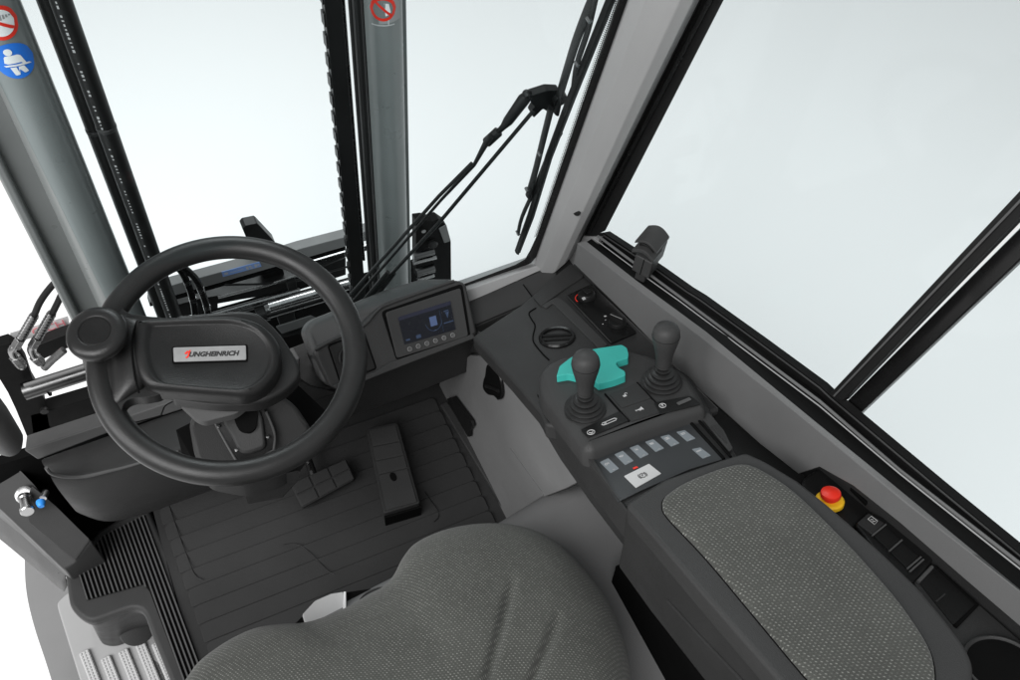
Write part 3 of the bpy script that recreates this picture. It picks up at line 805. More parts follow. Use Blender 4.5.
# hub cover: raised pad with domed edge
q = [W(136, 322, .012), W(180, 320, .012), W(236, 319, .012), W(262, 326, .012), W(279, 344, .012), W(283, 364, .012), W(277, 382, .012), W(262, 396, .012), W(246, 401, .012), W(205, 398, .012), W(150, 393, .012), W(139, 380, .012), W(132, 352, .012)]
q = rnd(q, [.006, 0, .03, .03, .03, .03, .03, .02, .02, 0, .010, .02, .02], 8)
cx = sum(q, V((0, 0, 0)))/len(q)
rings = []
def shrink(pts, dd):
    n = len(pts); out_ = []
    for i in range(n):
        t = (pts[(i+1) % n]-pts[i-1]).normalized(); nn = WN.cross(t)
        if nn.dot(cx-pts[i]) < 0: nn = -nn
        out_.append(pts[i]+nn*dd)
    return out_
for dd, hh in ((0, -.02), (0, .006), (.0015, .0105), (.003, .0135), (.0055, .016), (.009, .0175)):
    rings.append([p+WN*hh for p in shrink(q, dd)])
for sc2, hh in ((.86, .0178), (.83, .0170), (.80, .0135), (.78, .0128)):
    rings.append([cx+(p-cx)*sc2+WN*hh for p in q])
cv = build('hub_cover', MB().loft(rings), 'hub_black', sw_, angle=60)
# shallow tray pressed into the cover round the badge: raised side ridges
TOPH = .0252
build('cover_joint', MB().tube(smooth_path([W(137, 321, .0245), W(133, 335, .0262), W(132, 352, .0265), W(134.5, 374, .0262), W(139, 393, .0245)], 5), .0013, 8), 'void', sw_)
# badge
bo = TOPH+.0012
bq = rnd([W(173.3, 348, bo), W(246, 345.8, bo), W(246.5, 360.2, bo), W(174, 362.3, bo)], .002)
build('badge_well', MB().prism(rnd([W(171.8, 346.6, bo-.0009), W(247.6, 344.3, bo-.0009), W(248, 361.8, bo-.0009), W(172.4, 364, bo-.0009)], .003), -WN*.002), 'void', cv)
bd = build('badge', MB().prism(bq, WN*.0022), 'badge', sw_, bevel=.0008)
bu = W(246, 353, bo)-W(174, 355, bo)
text('lettering', 'UNGHEINRICH', W(213.6, 354.0, bo+.0024), bu, WN.cross(bu.normalized()), .0092, 'ink', bd, shear=.25, bold=.0004)
text('lettering', 'J', W(188.2, 353.6, bo+.0024), bu, WN.cross(bu.normalized()), .0112, 'red', bd, shear=.25, bold=.0005)
mb = MB(); a_ = W(184.2, 353.6, bo+.0024); uu = bu.normalized(); vv_ = WN.cross(uu)
mb.prism([a_, a_+uu*.0042+vv_*.0045, a_+uu*.005+vv_*.002, a_+uu*.0028-vv_*.0012], WN*.0002)
build('lettering', mb, 'red', bd)
# spinner knob
KC = W(103.5, 342.5, .018)
kz = (WN*.99+V((-.1, .06, 0))).normalized()
kn = build('spinner_knob', MB().lathe([(0, -.012), (.013, -.012), (.014, .0), (.020, .006), (.031, .012), (.0365, .019), (.0375, .026), (.036, .031), (.031, .0345), (.0215, .036), (.0203, .0352), (.0195, .0338), (.010, .0325), (0, .032)], KC, kz, 56), 'rubber', sw_, angle=50)
build('cap', MB().lathe([(0, .0325), (.0185, .0342), (.0195, .0335), (.0195, .030), (0, .03)], KC, kz, 40), 'gloss_black' if False else 'black_plastic', kn)
build('knob_foot', MB().lathe([(0, -.03), (.030, -.03), (.031, -.018), (.027, -.010), (0, -.010)], W(105, 352, .01), WN, 32), 'rubber', sw_)

# ================================================================== SIDE CONSOLE SHELF (front right corner)
HS = .765
ss = thing('side_shelf', (.6, .75, .4), 'dark sloping corner shelf between the windscreen and the joystick console', 'shelf')
p = many(AT, [(472, 336), (520, 305), (545, 284), (573, 262), (576, 267), (646, 334), (720, 408), (640, 440), (545, 424), (540, 412), (510, 377)], HS)
build('shelf_top', MB().prism(p, -TN*.03), 'dark_plastic', ss, bevel=.006)
# cheek falling from the shelf to the kick panel
a_ = many(AT, [(478, 332), (497, 346), (541, 400), (560, 430)], HS-.012)
b_ = many(AX, [(470, 352), (486, 354.5), (533, 409), (545, 430)], KX-.003)
build('cheek', MB().prism([a_[0], a_[1], a_[2], a_[3], b_[3], b_[2], b_[1], b_[0]], (.004, .004, -.004)), 'dark_plastic', ss)
# raised front corner block and rounded recess round the vent
p = many(AT, [(533, 297), (545, 284), (571, 263.5), (584, 276), (564, 289), (541, 306)], HS+.004)
build('corner_block', MB().prism(rnd(p, .006), -TN*.02), 'dark_plastic', ss, bevel=.005)
p = many(AT, [(541, 305), (556, 297), (563, 299), (608, 344), (600, 349), (553, 303), (546, 308)], HS+.003)
build('recess_wall', MB().prism(rnd(p, .003), -TN*.01), 'grey_plastic', ss, bevel=.003)
build('joint', MB().tube(smooth_path([AT(536, 308, HS+.001), AT(529, 313, HS+.001), AT(532, 320, HS+.001), AT(535, 326, HS+.001), AT(533, 340, HS+.001), AT(541, 352, HS+.001), AT(549, 360, HS+.001)], 5), .0012, 6), 'void', ss)
vt = thing('air_vent', AT(557, 338, HS), 'round glossy black air vent in the corner shelf, ahead of the teal hand rest', 'air vent')
c = AT(557, 338.5, HS)
build('vent_ring', MB().lathe([(.030, -.002), (.0305, .003), (.0285, .006), (.025, .005), (.0245, -.002), (0, -.002)], c, TN, 48), 'gloss_black', vt)
wv = TN.cross(EX).normalized()
mb = MB(); sd_ = (AT(575, 337, HS)-AT(540, 339, HS)).normalized(); sn_ = TN.cross(sd_)
for k in (-.55, .45):
    L = math.sqrt(.0245**2-(k*.012)**2)
    mb.box(c+sn_*(k*.012)+TN*.002, sd_*L, (sn_*.8+TN*.6)*.0016, TN*.0018)
build('louvre', mb, 'gloss_black', vt)
build('hub_dark', MB().lathe([(0, 0), (.024, 0), (0, .0003)], c-TN*.001, TN, 32), 'void', vt)

# climate panel
HC = HS+.004
cp = thing('climate_panel', AT(600, 315, HS), 'black climate control panel with two rotary knobs beside the right wall', 'control panel')
p = many(AT, [(566.5, 295.2), (592, 283.5), (637, 331.6), (611, 343)], HC)
build('face', MB().prism(rnd(p, .004), -TN*.01), 'gloss_black', cp, bevel=.001)
mb = MB().tube([AT(566, 295, HC+.0005), AT(611, 342.5, HC+.0005)], .0012, 6)
build('face_edge', mb, 'dark_plastic', cp)
c1 = AT(586.5, 298, HC)
k1 = build('knob', MB().lathe([(.0155, 0), (.0150, .009), (.0135, .011), (0, .011)], c1, TN, 32), 'black_plastic', cp, bevel=.0008)
build('pointer', MB().box(c1+TN*.0125+EX*.001, EX*.0045, wv*.009, TN*.003), 'black_plastic', k1, bevel=.001)
build('mark', MB().prism(many(AT, [(581.5, 298), (584.5, 296.8), (586, 299), (583, 300.3)], HC+.0158), TN*.0002), 'icon', k1)
arc = [c1+TN*.0006+(EX*math.cos(t)+wv*math.sin(t))*.0195 for t in [PI*(.42+.62*i/14) for i in range(15)]]
build('scale_mark', MB().tube(arc, .0008, 6), 'red', cp)
c2 = AT(617.5, 324.5, HC)
k2 = build('knob', MB().lathe([(.0150, 0), (.0145, .007), (0, .008)], c2, TN, 32), 'black_plastic', cp, bevel=.0008)
pd = (AT(627, 329, HC)-AT(607, 320.5, HC)).normalized(); pw = TN.cross(pd)
build('pointer', MB().box(c2+TN*.012, pd*.0145, pw*.004, TN*.005), 'black_plastic', k2, bevel=.001)
build('mark', MB().tube([c2+TN*.017+pd*.013-pw*.003, c2+TN*.017-pd*.012-pw*.003], .0004, 5), 'dim_icon', k2)
for x, y, s_ in ((605.2, 316.2, .0019), (610.5, 317.2, .0009), (605.5, 320, .0008), (602.8, 324, .0010), (617.8, 317.6, .0010), (610.5, 321, .0013), (590.8, 291, .0012)):
    build('mark', MB().prism([AT(x, y, HC+.0012)+EX*a*s_+wv*b*s_ for a, b in ((-1, -1), (1, -1), (1, 1), (-1, 1))], TN*.0002), 'icon', cp)

# ================================================================== JOYSTICK CONSOLE
HP = .80
jc = thing('joystick_console', (.5, .5, .55), 'dark sloping joystick console with key panel between kick panel and right wall', 'console')
# lower body
def low_(p, d): return p-TN*d
body = many(AT, [(540, 398), (552, 366), (640, 352), (690, 372), (712, 412), (738, 456), (742, 466), (650, 520), (628, 512), (577, 447)], HP-.018)
mb = MB(); mb.prism(rnd(body, [.02, .02, .02, .03, .02, .0, 0, 0, 0, .01]), -TN*.06)
build('body', mb, 'dark_plastic', jc, bevel=.006)
# deep left cheek with a split line
ck = [AT(540, 398, HP-.02), AT(577, 447, HP-.02), AT(634, 512, HP-.02), AT(622, 545, HP-.02), AT(590, 504, HP-.02), AT(536.5, 421, HP-.02)]
u0 = many(AX, [(539, 397), (578, 447), (628, 506), (633, 540), (620, 543)], .435)
xk = .432
ck = many(AX, [(539, 397), (552, 415), (577, 446), (636, 516), (650, 560), (622, 545), (590, 503), (560, 460), (537, 421), (535.5, 405)], xk)
build('cheek', MB().prism(ck, (.02, .0, .0)), 'dark_plastic', jc, bevel=.004)
build('split_line', MB().tube([AX(536, 420-16, xk-.0005), AX(553, 426, xk-.0005), AX(577, 456, xk-.0005), AX(624, 512, xk-.0005)], .0014, 6), 'void', jc)
build('screw', MB().lathe([(0, 0), (.003, 0), (0, .001)], AX(538, 396, xk-.001), (-1, 0, 0), 10), 'void', jc)
# upper pad carrying the joysticks
HQ = HP+.004
pad = many(AT, [(540, 372), (550, 362.5), (566, 356), (629, 350), (652, 357), (683, 371), (697, 390), (704, 404), (704, 408), (685, 414), (640, 430), (592, 449), (584, 448), (578, 440), (541, 393)], HQ)
rad = [.02, .01, .02, .02, .02, .02, .02, .01, .005, .02, .0, .008, .008, .008, .02]
pr = rnd(pad, rad)
pc = sum(pr, V((0, 0, 0)))/len(pr)
def inset(pts, dd):
    n = len(pts); o_ = []
    for i in range(n):
        t = (pts[(i+1) % n]-pts[i-1]).normalized(); nn = TN.cross(t)
        if nn.dot(pc-pts[i]) < 0: nn = -nn
        o_.append(pts[i]+nn*dd)
    return o_
rings = [[p-TN*.03 for p in inset(pr, -.003)], [p-TN*.008 for p in inset(pr, -.002)], [p-TN*.002 for p in inset(pr, .001)], [p+TN*.003 for p in inset(pr, .007)], [p+TN*.0042 for p in inset(pr, .012)]]
# slightly dished top: inner plateau
up = build('upper_pad', MB().loft(rings), 'grey_plastic', jc, angle=40, bevel=.0015)
HT = HQ+.0045
# middle pair of touch fields (lock and horn)
def field(name, pts, material='black_plastic', th=.0012, par=None, r=.003, bev=.0006, h=None):
    return build(name, MB().prism(rnd(many(AT, pts, h or HT), r), TN*th), material, par or jc, bevel=bev)
f1 = field('lock_button', [(609, 394.5), (637, 383.5), (651, 398.5), (621.5, 408.5)], 'dark_plastic')
f2 = field('horn_button', [(622.5, 410), (653, 400), (661, 412.5), (631, 422)], 'dark_plastic')
build('gap', MB().tube([AT(605, 394, HT+.0008), AT(629, 421.5, HT+.0008)], .0014, 6), 'void', jc)
build('gap', MB().tube([AT(637, 382.5, HT+.0008), AT(657, 404, HT+.0008)], .0012, 6), 'void', jc)
f3 = field('slide_switch', [(580.5, 430.5), (619, 412), (629, 421.5), (588, 438.5)], 'black_plastic', .0018)
f4 = field('slide_switch', [(653.5, 403.5), (690, 396.5), (701, 405), (660, 415)], 'black_plastic', .0018)
def P2(c, h):
    """local drawing frame on the console: x along the rows, y forward"""
    o_ = AT(*c, h)
    u_ = (AT(c[0]+10, c[1]-4.2, h)-o_).normalized(); w_ = TN.cross(u_)
    return lambda x, y: o_+u_*x*.001+w_*y*.001
def ring_pts(f, cx_, cy_, rx_, ry_, n=16, a0=0, a1=2*PI): return [f(cx_+rx_*math.cos(a0+(a1-a0)*i/n), cy_+ry_*math.sin(a0+(a1-a0)*i/n)) for i in range(n+1)]
g = P2((591, 432.2), HT+.0022)
strokes('symbol', [ring_pts(g, 0, 0, 5.2, 4.6), [g(-2.5, 1), g(0, -2), g(3, .5)], [g(-1, -2.5), g(2, -1.5)]], .00055, 'icon', f3)
g = P2((609.5, 421.5), HT+.0022)
strokes('symbol', [[g(-10, -2.4), g(9, -2.4), g(11.5, 0), g(9, 2.4), g(-10, 2.4), g(-12.5, 0), g(-10, -2.4)], [g(-9, -1), g(-6, 1.4)], [g(-7, -1.2), g(-5, .4)]], .00055, 'icon', f3)
g = P2((662.6, 405.5), HT+.0022)
strokes('symbol', [ring_pts(g, 0, 0, 4.6, 4.6), [g(0, -2.6), g(0, 2.6)], [g(-1.5, 1), g(0, 2.8), g(1.5, 1)]], .0005, 'icon', f4)
g = P2((684, 401.5), HT+.0024)
build('slider', MB().prism(rnd([g(-11, -3), g(11, -3), g(11, 3), g(-11, 3)], .002), TN*.0008), 'mid_plastic', f4)
strokes('symbol', [[g(-10, 1.4), g(7, 1.4), g(9, 0)], [g(-9, -.6), g(-6, 1)]], .00045, 'dim_icon', f4)
g = P2((625, 395.3), HT+.0016)
mb = MB(); mb.prism([g(-3.6, -2.8), g(1.6, -2.8), g(1.6, 1.2), g(-3.6, 1.2)], TN*.0002)
mb.tube([g(1.0, 1), g(1.4, 3.4), g(3.2, 4.2), g(4.8, 3.0), g(4.8, 1.6)], .0005, 6)
build('symbol', mb, 'icon', f1)
g = P2((640, 409), HT+.0016)
mb = MB(); mb.prism([g(-5, -1), g(-1, -1), g(3, -3.2), g(3, 2.6), g(-1, .8), g(-5, .8)], TN*.0002)
mb.tube([g(3.6, -3.4), g(3.6, 3)], .0006, 6); mb.tube([g(-2, -1), g(-1.4, -2.6), g(.6, -2.4)], .0005, 6); mb.tube([g(-6.4, -1.2), g(-6.4, 1.2)], .0006, 6)
build('symbol', mb, 'icon', f2)
# key membrane
HM = HP-.016
mem = rnd(many(AT, [(590.5, 459), (640, 437), (688, 422), (723, 460), (690, 470), (640, 492), (618, 503)], HM), [.004, .0, .004, 0, 0, 0, 0])
mm_ = build('key_panel', MB().prism(mem, TN*.0016), 'membrane', jc, bevel=.0005)
HK = HM+.0017
keys = [(609.5, 466), (624, 458.2), (639.2, 451.7), (654.6, 445.7), (670, 440.6), (686, 435.8), (701.5, 453)]
for i, (x, y) in enumerate(keys):
    s_ = 0 if i < 6 else 0
    w = 5.6; sl = .50-.035*min(i, 5); dx, dy = 5.2, 5.3
    pts = [(x-dx-w*.55, y-dy+w*.55*sl+1.2), (x-dx+w*.95+1, y-dy-w*.55*sl), (x+dx+w*.75, y+dy-w*.55*sl-.8), (x+dx-w*.9, y+dy+w*.55*sl)]
    pts = [(x-9.6, y-3.6), (x-1.2, y-7.6+.45*min(i, 5)), (x+9.6, y+2.8), (x+1.2, y+7.4-.3*min(i, 5))]
    k_ = build('key', MB().prism(rnd(many(AT, pts, HK), .0012), TN*.0005), 'key_grey', mm_)
    g = P2((x-2.6, y-2.2), HK+.0007); ls = []
    if i == 0: ls = [ring_pts(g, -1, 0, 2, 1.7, 10), [g(1.6, 1), g(3.4, 1)], [g(1.6, -.6), g(3.4, -.6)]]
    elif i == 1: ls = [ring_pts(g, 0, 0, 1.5, 1.7, 10), [g(-3, 1.4), g(-2, -1.4)], [g(3, 1.4), g(2, -1.4)]]
    elif i == 2: ls = [[g(-2.5, 2), g(-1, 2)], [g(1, 2), g(2.5, 2)], [g(-2.5, -.6), g(2.5, -.6)], [g(-.6, 1), g(.6, -2)]]
    elif i == 3: ls = [[g(-3, 1.6), g(3, 1.6), g(2, -1), g(-2, -1), g(-3, 1.6)], [g(-1.4, 1.4), g(1.4, -2)]]
    elif i == 4: ls = [[g(-2.6, 2), g(2.6, 2), g(2.6, -1.6), g(-2.6, -1.6), g(-2.6, 2)], ring_pts(g, 0, .2, 1, 1, 8)]
    elif i == 5: ls = [[g(-3, 1.6), g(3, 1.6), g(2.2, -1.2), g(-2.2, -1.2), g(-3, 1.6)], [g(-1, .8), g(1, .8)]]
    else: ls = [[g(-3, 1.5), g(-3, -1.5)], [g(-1, 1.5), g(-1, -1.5)], [g(1, 1.5), g(1, -1.5)], [g(3, 1.5), g(3, -1.5)], [g(-3, 0), g(3, 0)]]
    strokes('symbol', ls, .00035, 'icon', k_)
    g = P2((x+4.4, y+3.4), HK+.0007)
    strokes('status_dash', [[g(-1.8, 0), g(1.8, 0)]], .0004, 'dim_icon', k_)
pk = build('parking_brake_key', MB().prism(rnd(many(AT, [(624, 476.6), (649, 464.2), (661.3, 474), (636, 488.3)], HK), .0012), TN*.0010), 'label_white', jc, bevel=.0003)
g = P2((642.6, 475.4), HK+.0013)
strokes('symbol', [ring_pts(g, 0, 0, 4.0, 4.0, 20), ring_pts(g, 0, 0, 5.8, 5.8, 10, -.8, .8), ring_pts(g, 0, 0, 5.8, 5.8, 10, PI-.8, PI+.8)], .00045, 'ink', pk)
text('lettering', 'P', g(0, 0), g(1, 0)-g(0, 0), TN.cross(g(1, 0)-g(0, 0)), .0052, 'ink', pk)
g = P2((635.5, 467.8), HK+.0006)
mb = MB(); mb.prism([g(-3.6, -1.6), g(3.2, -1.6), g(3.2, .4), g(2, 1.6), g(-2.4, 1.8), g(-3.6, .6)], TN*.0003)
build('indicator', mb, 'red', jc)
# dark slots and side pocket right of the key panel
build('slot', MB().tube([AT(689, 421, HM+.002), AT(724, 459, HM+.002)], .0024, 6), 'void', jc)
build('slot', MB().tube([AT(697, 418.5, HM+.002), AT(731, 457, HM+.002)], .0018, 6), 'void', jc)
p = many(AT, [(700, 417), (709, 414), (724, 432), (733, 450), (729, 453)], HM)
build('side_pocket', MB().prism(rnd(p, .003), TN*.003), 'grey_plastic', jc, bevel=.001)
p = many(AT, [(710, 427), (718, 424.5), (725, 438), (727, 444)], HM+.003)
build('pocket_lid', MB().prism(rnd(p, .002), TN*.0012), 'dark_plastic', jc, bevel=.0005)
# ledge on the left of the key panel
p = many(AT, [(577, 447), (584, 451), (591, 458), (619, 503), (628, 514), (624, 510)], HM-.002)
build('side_ledge', MB().prism(rnd(p, .003), TN*.006), 'grey_plastic', jc, bevel=.002)

# ------------------------------------------------------------------ joysticks
def make_joystick(loc, axis, label):
    t = thing('joystick', loc, label, 'joystick', 'joysticks on the console')
    t.rotation_mode = 'QUATERNION'; t.rotation_quaternion = V((0, 0, 1)).rotation_difference(V(axis))
    sv = t.location.copy(); t.location = (0, 0, 0)
    prof = [(0, -.01), (.0285, -.01), (.0285, 0), (.029, .002)]
    for i in range(6):
        r_ = .0285-.0023*i-(.0005*i*i); z_ = .004+.0058*i
        prof += [(r_-.0035, z_), (r_, z_+.0014), (r_+.0002, z_+.0030), (r_-.0022, z_+.0044), (r_-.0058, z_+.0052)]
    prof += [(.0115, .040), (0, .040)]
    build('gaiter', MB().lathe(prof, (0, 0, 0), EZ, 48), 'rubber', t, angle=50)
    prof = [(0, .036), (.0110, .036), (.0113, .046), (.0128, .058), (.0152, .070), (.0176, .080), (.0189, .088), (.0190, .093), (.0180, .099), (.0150, .105), (.009, .1085), (0, .1095)]
    build('knob', MB().lathe(prof, (0, 0, 0), EZ, 48), 'grey_plastic', t, angle=80)
    build('knob_seam', MB().torus((0, 0, .0905), EZ, .0190, .0003, 48, 6), 'void', t)
    t.location = sv
    return t
JA = V((0, .10, .995))
j1 = make_joystick(AT(585, 411, HT-.001), (-.03, .22, .97), 'rubber-booted joystick nearer the steering wheel, in front of the teal hand rest')
def dup(root, label=None):
    r = root.copy(); COL.objects.link(r)
    if label: r['label'] = label
    for ch in list(root.children):
        c = ch.copy(); COL.objects.link(c); c.parent = r
        for g_ in ch.children:
            d = g_.copy(); COL.objects.link(d); d.parent = c
    return r
j2 = dup(j1, 'rubber-booted joystick nearer the side window, right of the teal hand rest')
j2.location = AT(661.5, 384.5, HT-.001); j2.rotation_quaternion = V((0, 0, 1)).rotation_difference(V((.0, .26, .96)))

# ------------------------------------------------------------------ teal hand rest
tl_pts = [(556.5, 376), (559.5, 366), (571, 357), (592, 349), (622, 344.5), (627, 348), (628.5, 354), (628, 358), (617, 361.5), (616, 364), (618.5, 367.5), (625, 371), (625.5, 375.5), (614, 380), (598, 384), (594, 380), (568, 374)]
HL = HT+.011
tp_ = rnd(many(AT, tl_pts, HL), [.002, .003, .006, .01, .004, .003, .003, .002, .003, .003, .003, .004, .003, .006, .003, .006, .003])
th_ = MB().prism(tp_, -TN*.012)
th_o = build('hand_rest', th_, 'teal', None, bevel=.006, seg=5)
tag(th_o, 'bright teal moulded hand rest lying between the two joysticks', 'hand rest')

# ================================================================== ARMREST
HA = .815
ar = thing('armrest', (.5, .2, .6), 'long dark armrest with inset flecked grey cloth pad in the right foreground', 'armrest')
ol = [(625, 503), (664, 478.5), (719, 459.5), (742, 452.5), (748, 452.5), (765, 460), (798, 480), (827, 503), (856, 528), (888, 557), (918, 586), (945, 618), (966, 646), (974, 664), (972, 690), (960, 740), (830, 740), (792, 696), (770, 670), (700, 590), (641, 521)]
oa = rnd(many(AT, ol, HA), [.008, .0, .0, .008, .008, .01, 0, 0, 0, 0, 0, .02, .02, .012, .02, .03, .03, 0, 0, 0, 0])
mb = MB(); mb.prism(oa, -TN*.034)
sh = build('shell', mb, 'grey_plastic', ar, bevel=.007, seg=5)
# tall left side and tapering underside
xl_ = AT(700, 588, HA-.012).x
sd = many(AX, [(625, 507), (642, 526), (700, 594), (770, 674), (830, 742), (760, 745), (703, 680), (650, 612), (617, 566), (622, 540)], xl_+.004)
build('side_skirt', MB().prism(sd, (.09, 0, 0)), 'dark_plastic', ar, bevel=.006)
cr_ = [AX(668, 601, xl_+.0035), AX(700, 636, xl_+.0035), AX(740, 678, xl_+.0035), AX(770, 712, xl_+.0035)]
build('skirt_crease', MB().tube(cr_, .0022, 8), 'dark_plastic', ar)
pdl = [(662.3, 507), (664, 500), (668.5, 495.5), (680, 487.5), (700, 478), (726, 468.8), (743, 466.3), (756, 469.5), (775, 480), (793, 493), (815, 513), (838, 536), (860, 559), (894, 598), (913, 624), (926, 645), (933, 664), (934, 690), (925, 740), (870, 740), (816, 690), (760, 624), (706.5, 560), (668, 519)]
po = smooth_path(many(AT, pdl, HA), 4, True)
pcx = sum(po, V((0, 0, 0)))/len(po)
def ins2(pts, dd, c):
    n = len(pts); o_ = []
    for i in range(n):
        t = (pts[(i+1) % n]-pts[i-1]).normalized(); nn = TN.cross(t)
        if nn.dot(c-pts[i]) < 0: nn = -nn
        o_.append(pts[i]+nn*dd)
    return o_
build('pad_groove', MB().prism(ins2(po, -.0012, pcx), TN*.0006), 'void', ar)
rings = [[p+TN*.0 for p in po], [p+TN*.003 for p in ins2(po, .0006, pcx)], [p+TN*.0055 for p in ins2(po, .003, pcx)], [p+TN*.007 for p in ins2(po, .008, pcx)]]
last = rings[-1]
for k in range(1, 7):
    s = 1-k/7
    rings.append([pcx.lerp(p, s)+TN*(.0075*(1-s)*.3)+TN*(0 if True else 0) for p in last])
rings = rings[:4]+[[(pcx+TN*.007).lerp(p, 1-k/7)+TN*.002*(k/7) for p in last] for k in range(1, 7)]
build('cloth_pad', MB().loft(rings), 'armrest_cloth', ar, angle=60, uvproj=lambda p: (p.x*.9-(p-V((0,0,0))).dot(TD)*.42, p.x*.42+p.dot(TD)*.9))
# black void and support below the armrest
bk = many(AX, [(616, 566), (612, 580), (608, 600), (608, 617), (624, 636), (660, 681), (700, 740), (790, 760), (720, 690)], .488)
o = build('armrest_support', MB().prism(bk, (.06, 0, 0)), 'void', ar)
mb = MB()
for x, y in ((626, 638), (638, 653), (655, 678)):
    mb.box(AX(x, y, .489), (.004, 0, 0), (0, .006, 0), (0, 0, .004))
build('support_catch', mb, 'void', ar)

# ================================================================== TRAY ALONG THE RIGHT WALL
HR = .785
wt = thing('wall_tray', (.62, .2, .7), 'narrow black tray along the right wall holding switches, a pocket and cup holder', 'tray')
# long dark strip from the console back along the wall
p = many(AT, [(640, 345), (652, 340), (705, 396), (760, 444), (802, 474), (1020, 634), (1090, 690), (1090, 800), (940, 760), (760, 520), (720, 440)], HR-.03)
build('tray_base', MB().prism(p, -TN*.03), 'black_plastic', wt)
p = many(AT, [(800, 484), (803, 478), (818, 467.5), (827, 468), (851, 485), (866, 500), (876, 508), (850, 530), (812, 506)], HR-.012)
build('stop_housing', MB().prism(rnd(p, .008), -TN*.03), 'black_plastic', wt, bevel=.004)
p = many(AT, [(855, 524), (868, 511), (890, 519), (935, 556), (925, 570), (905, 590)], HR-.006)
build('switch_frame', MB().prism(p, -TN*.03), 'black_plastic', wt, bevel=.003)
for k_, pts in enumerate(([(857, 523), (868.5, 513), (884.5, 523), (873, 535)], [(873.5, 536), (886, 526), (900.5, 539.5), (889, 550.5)], [(890, 551.5), (901.5, 542), (919, 556.5), (906.5, 568)])):
    s_ = build('rocker_switch', MB().prism(rnd(many(AT, pts, HR-.004), .0015), -TN*.01), 'dark_plastic' if k_ == 0 else 'black_plastic', wt, bevel=.0012)
    if k_ == 0:
        f_ = lambda x, y: AT(x, y, HR-.0033)
        strokes('symbol', [[f_(868, 519.2), f_(871.3, 516.2), f_(877.6, 521), f_(874.6, 524.6), f_(868, 519.2)], [f_(870.6, 519.6), f_(873, 519.6), f_(872.6, 521.6), f_(875.4, 521.2)]], .0005, 'icon', s_)
for a_, b_ in (((872, 536), (886, 524.5)), ((889, 551.5), (902, 540)), ((907, 569), (921, 557)), ((909.5, 572), (923.5, 559.5))):
    build('divider', MB().tube([AT(*a_, HR-.003), AT(*b_, HR-.003)], .0011, 6), 'mid_plastic', wt)
p = many(AT, [(912, 580), (932, 563), (980, 604), (1090, 700), (1090, 790), (980, 700)], HR-.010)
build('pocket_rim', MB().prism(p, -TN*.012), 'dark_plastic', wt, bevel=.003)
p = many(AT, [(918, 582), (933, 567.5), (975.5, 605.5), (953, 626)], HR-.0096)
pk_ = build('pocket', MB().prism(rnd(p, .003), TN*.001), 'black_plastic', wt)
build('pocket_edge', MB().tube([AT(935, 567, HR-.009), AT(977, 605.5, HR-.009), AT(955, 627, HR-.009)], .0022, 8), 'void', wt)
build('pocket_edge', MB().tube([AT(918, 582, HR-.008), AT(932, 567, HR-.008)], .0022, 8), 'mid_plastic', wt)
build('pocket_rib', MB().tube([AT(936, 602, HR-.0085), AT(945, 594, HR-.0085)], .001, 6), 'dark_plastic', wt)
c = AT(1003, 667, HR-.006)
rc = (AT(1003, 632, HR-.006)-c).length
ch = build('cup_holder', MB().lathe([(.036, -.001), (.0365, .002), (.0345, .003), (.033, .0005), (.033, -.001), (0, -.0012)], c, TN, 48), 'grey_plastic', wt)
build('cup_well', MB().lathe([(0, .0006), (.0325, .0006), (.0325, .0), (0, 0)], c, TN, 40), 'void', ch)
# small clips under the rail
for pts in ([(850, 487), (857, 484), (872, 496), (866, 503)], [(886, 512), (893, 511), (925, 535), (922, 540)]):
    build('clip', MB().prism(many(AT, pts, HR), -TN*.006), 'void', wt, bevel=.001)
es_ = thing('emergency_stop', AT(831, 500, HR), 'red mushroom emergency stop button on yellow collar beside the armrest', 'emergency stop')
c = AT(829.5, 503, HR-.010); ez_ = (TN+V((-.0, .05, .1))).normalized()
build('collar', MB().lathe([(.0, 0), (.0172, 0), (.0172, .005), (.015, .0068), (0, .0068)], c, ez_, 32), 'yellow', es_, bevel=.0006)
build('head', MB().lathe([(.0, .006), (.0085, .006), (.0085, .009), (.0118, .0112), (.0125, .014), (.0116, .0175), (.0085, .0188), (0, .0193)], c, ez_, 32), 'red', es_)

# ================================================================== CLAMP HOLDER on the window ledge
hd = thing('clip_holder', AX(640, 275, .665), 'dark plastic device holder with curved clamp standing on the side window ledge', 'holder')
HXp = .652
def HX(x, y, o=0): return PL(x, y, (HXp+o, AX(650, 255, HXp).y+o, 0), V((.80, .60, .0)).normalized())
# local frame: u across the holder (towards the front right), v towards the window, z up
hc = AX(641, 279, .668); hu = V((.5, -.86, 0)).normalized(); hv = V((.86, .5, 0)).normalized()
def hp_(u, v, z): return hc+hu*u*1.15+hv*v*1.2+EZ*(z*1.45+.004)
def hbox(name, u0, u1, v0, v1, z0, z1, m_, bev):
    return build(name, MB().prism([hp_(u0, v0, z0), hp_(u1, v0, z0), hp_(u1, v1, z0), hp_(u0, v1, z0)], (0, 0, z1-z0)), m_, hd, bevel=bev)
hbox('stem', -.009, .007, -.004, .010, -.004, .014, 'dark_plastic', .003)
hbox('body', -.014, .013, -.010, .014, .012, .048, 'grey_plastic', .0025)
hbox('clamp_arm', -.012, .011, .013, .034, .016, .056, 'grey_plastic', .004)
hbox('rib', -.0005, .0005, -.0108, .015, .013, .047, 'void', 0)
hbox('neck', -.012, .011, -.012, .016, .047, .064, 'black_plastic', .001)
def jaw(z0, v0, v1, th):
    n = 10; pts = []
    for i in range(n+1):
        t = i/n; pts.append(hp_(-.017+.033*t, v0, z0+.007*math.sin(PI*t)))
    pts += [p-EZ*th for p in reversed(pts)]
    return build('jaw', MB().prism(pts, hv*(v1-v0)), 'grey_plastic', hd, bevel=.001)
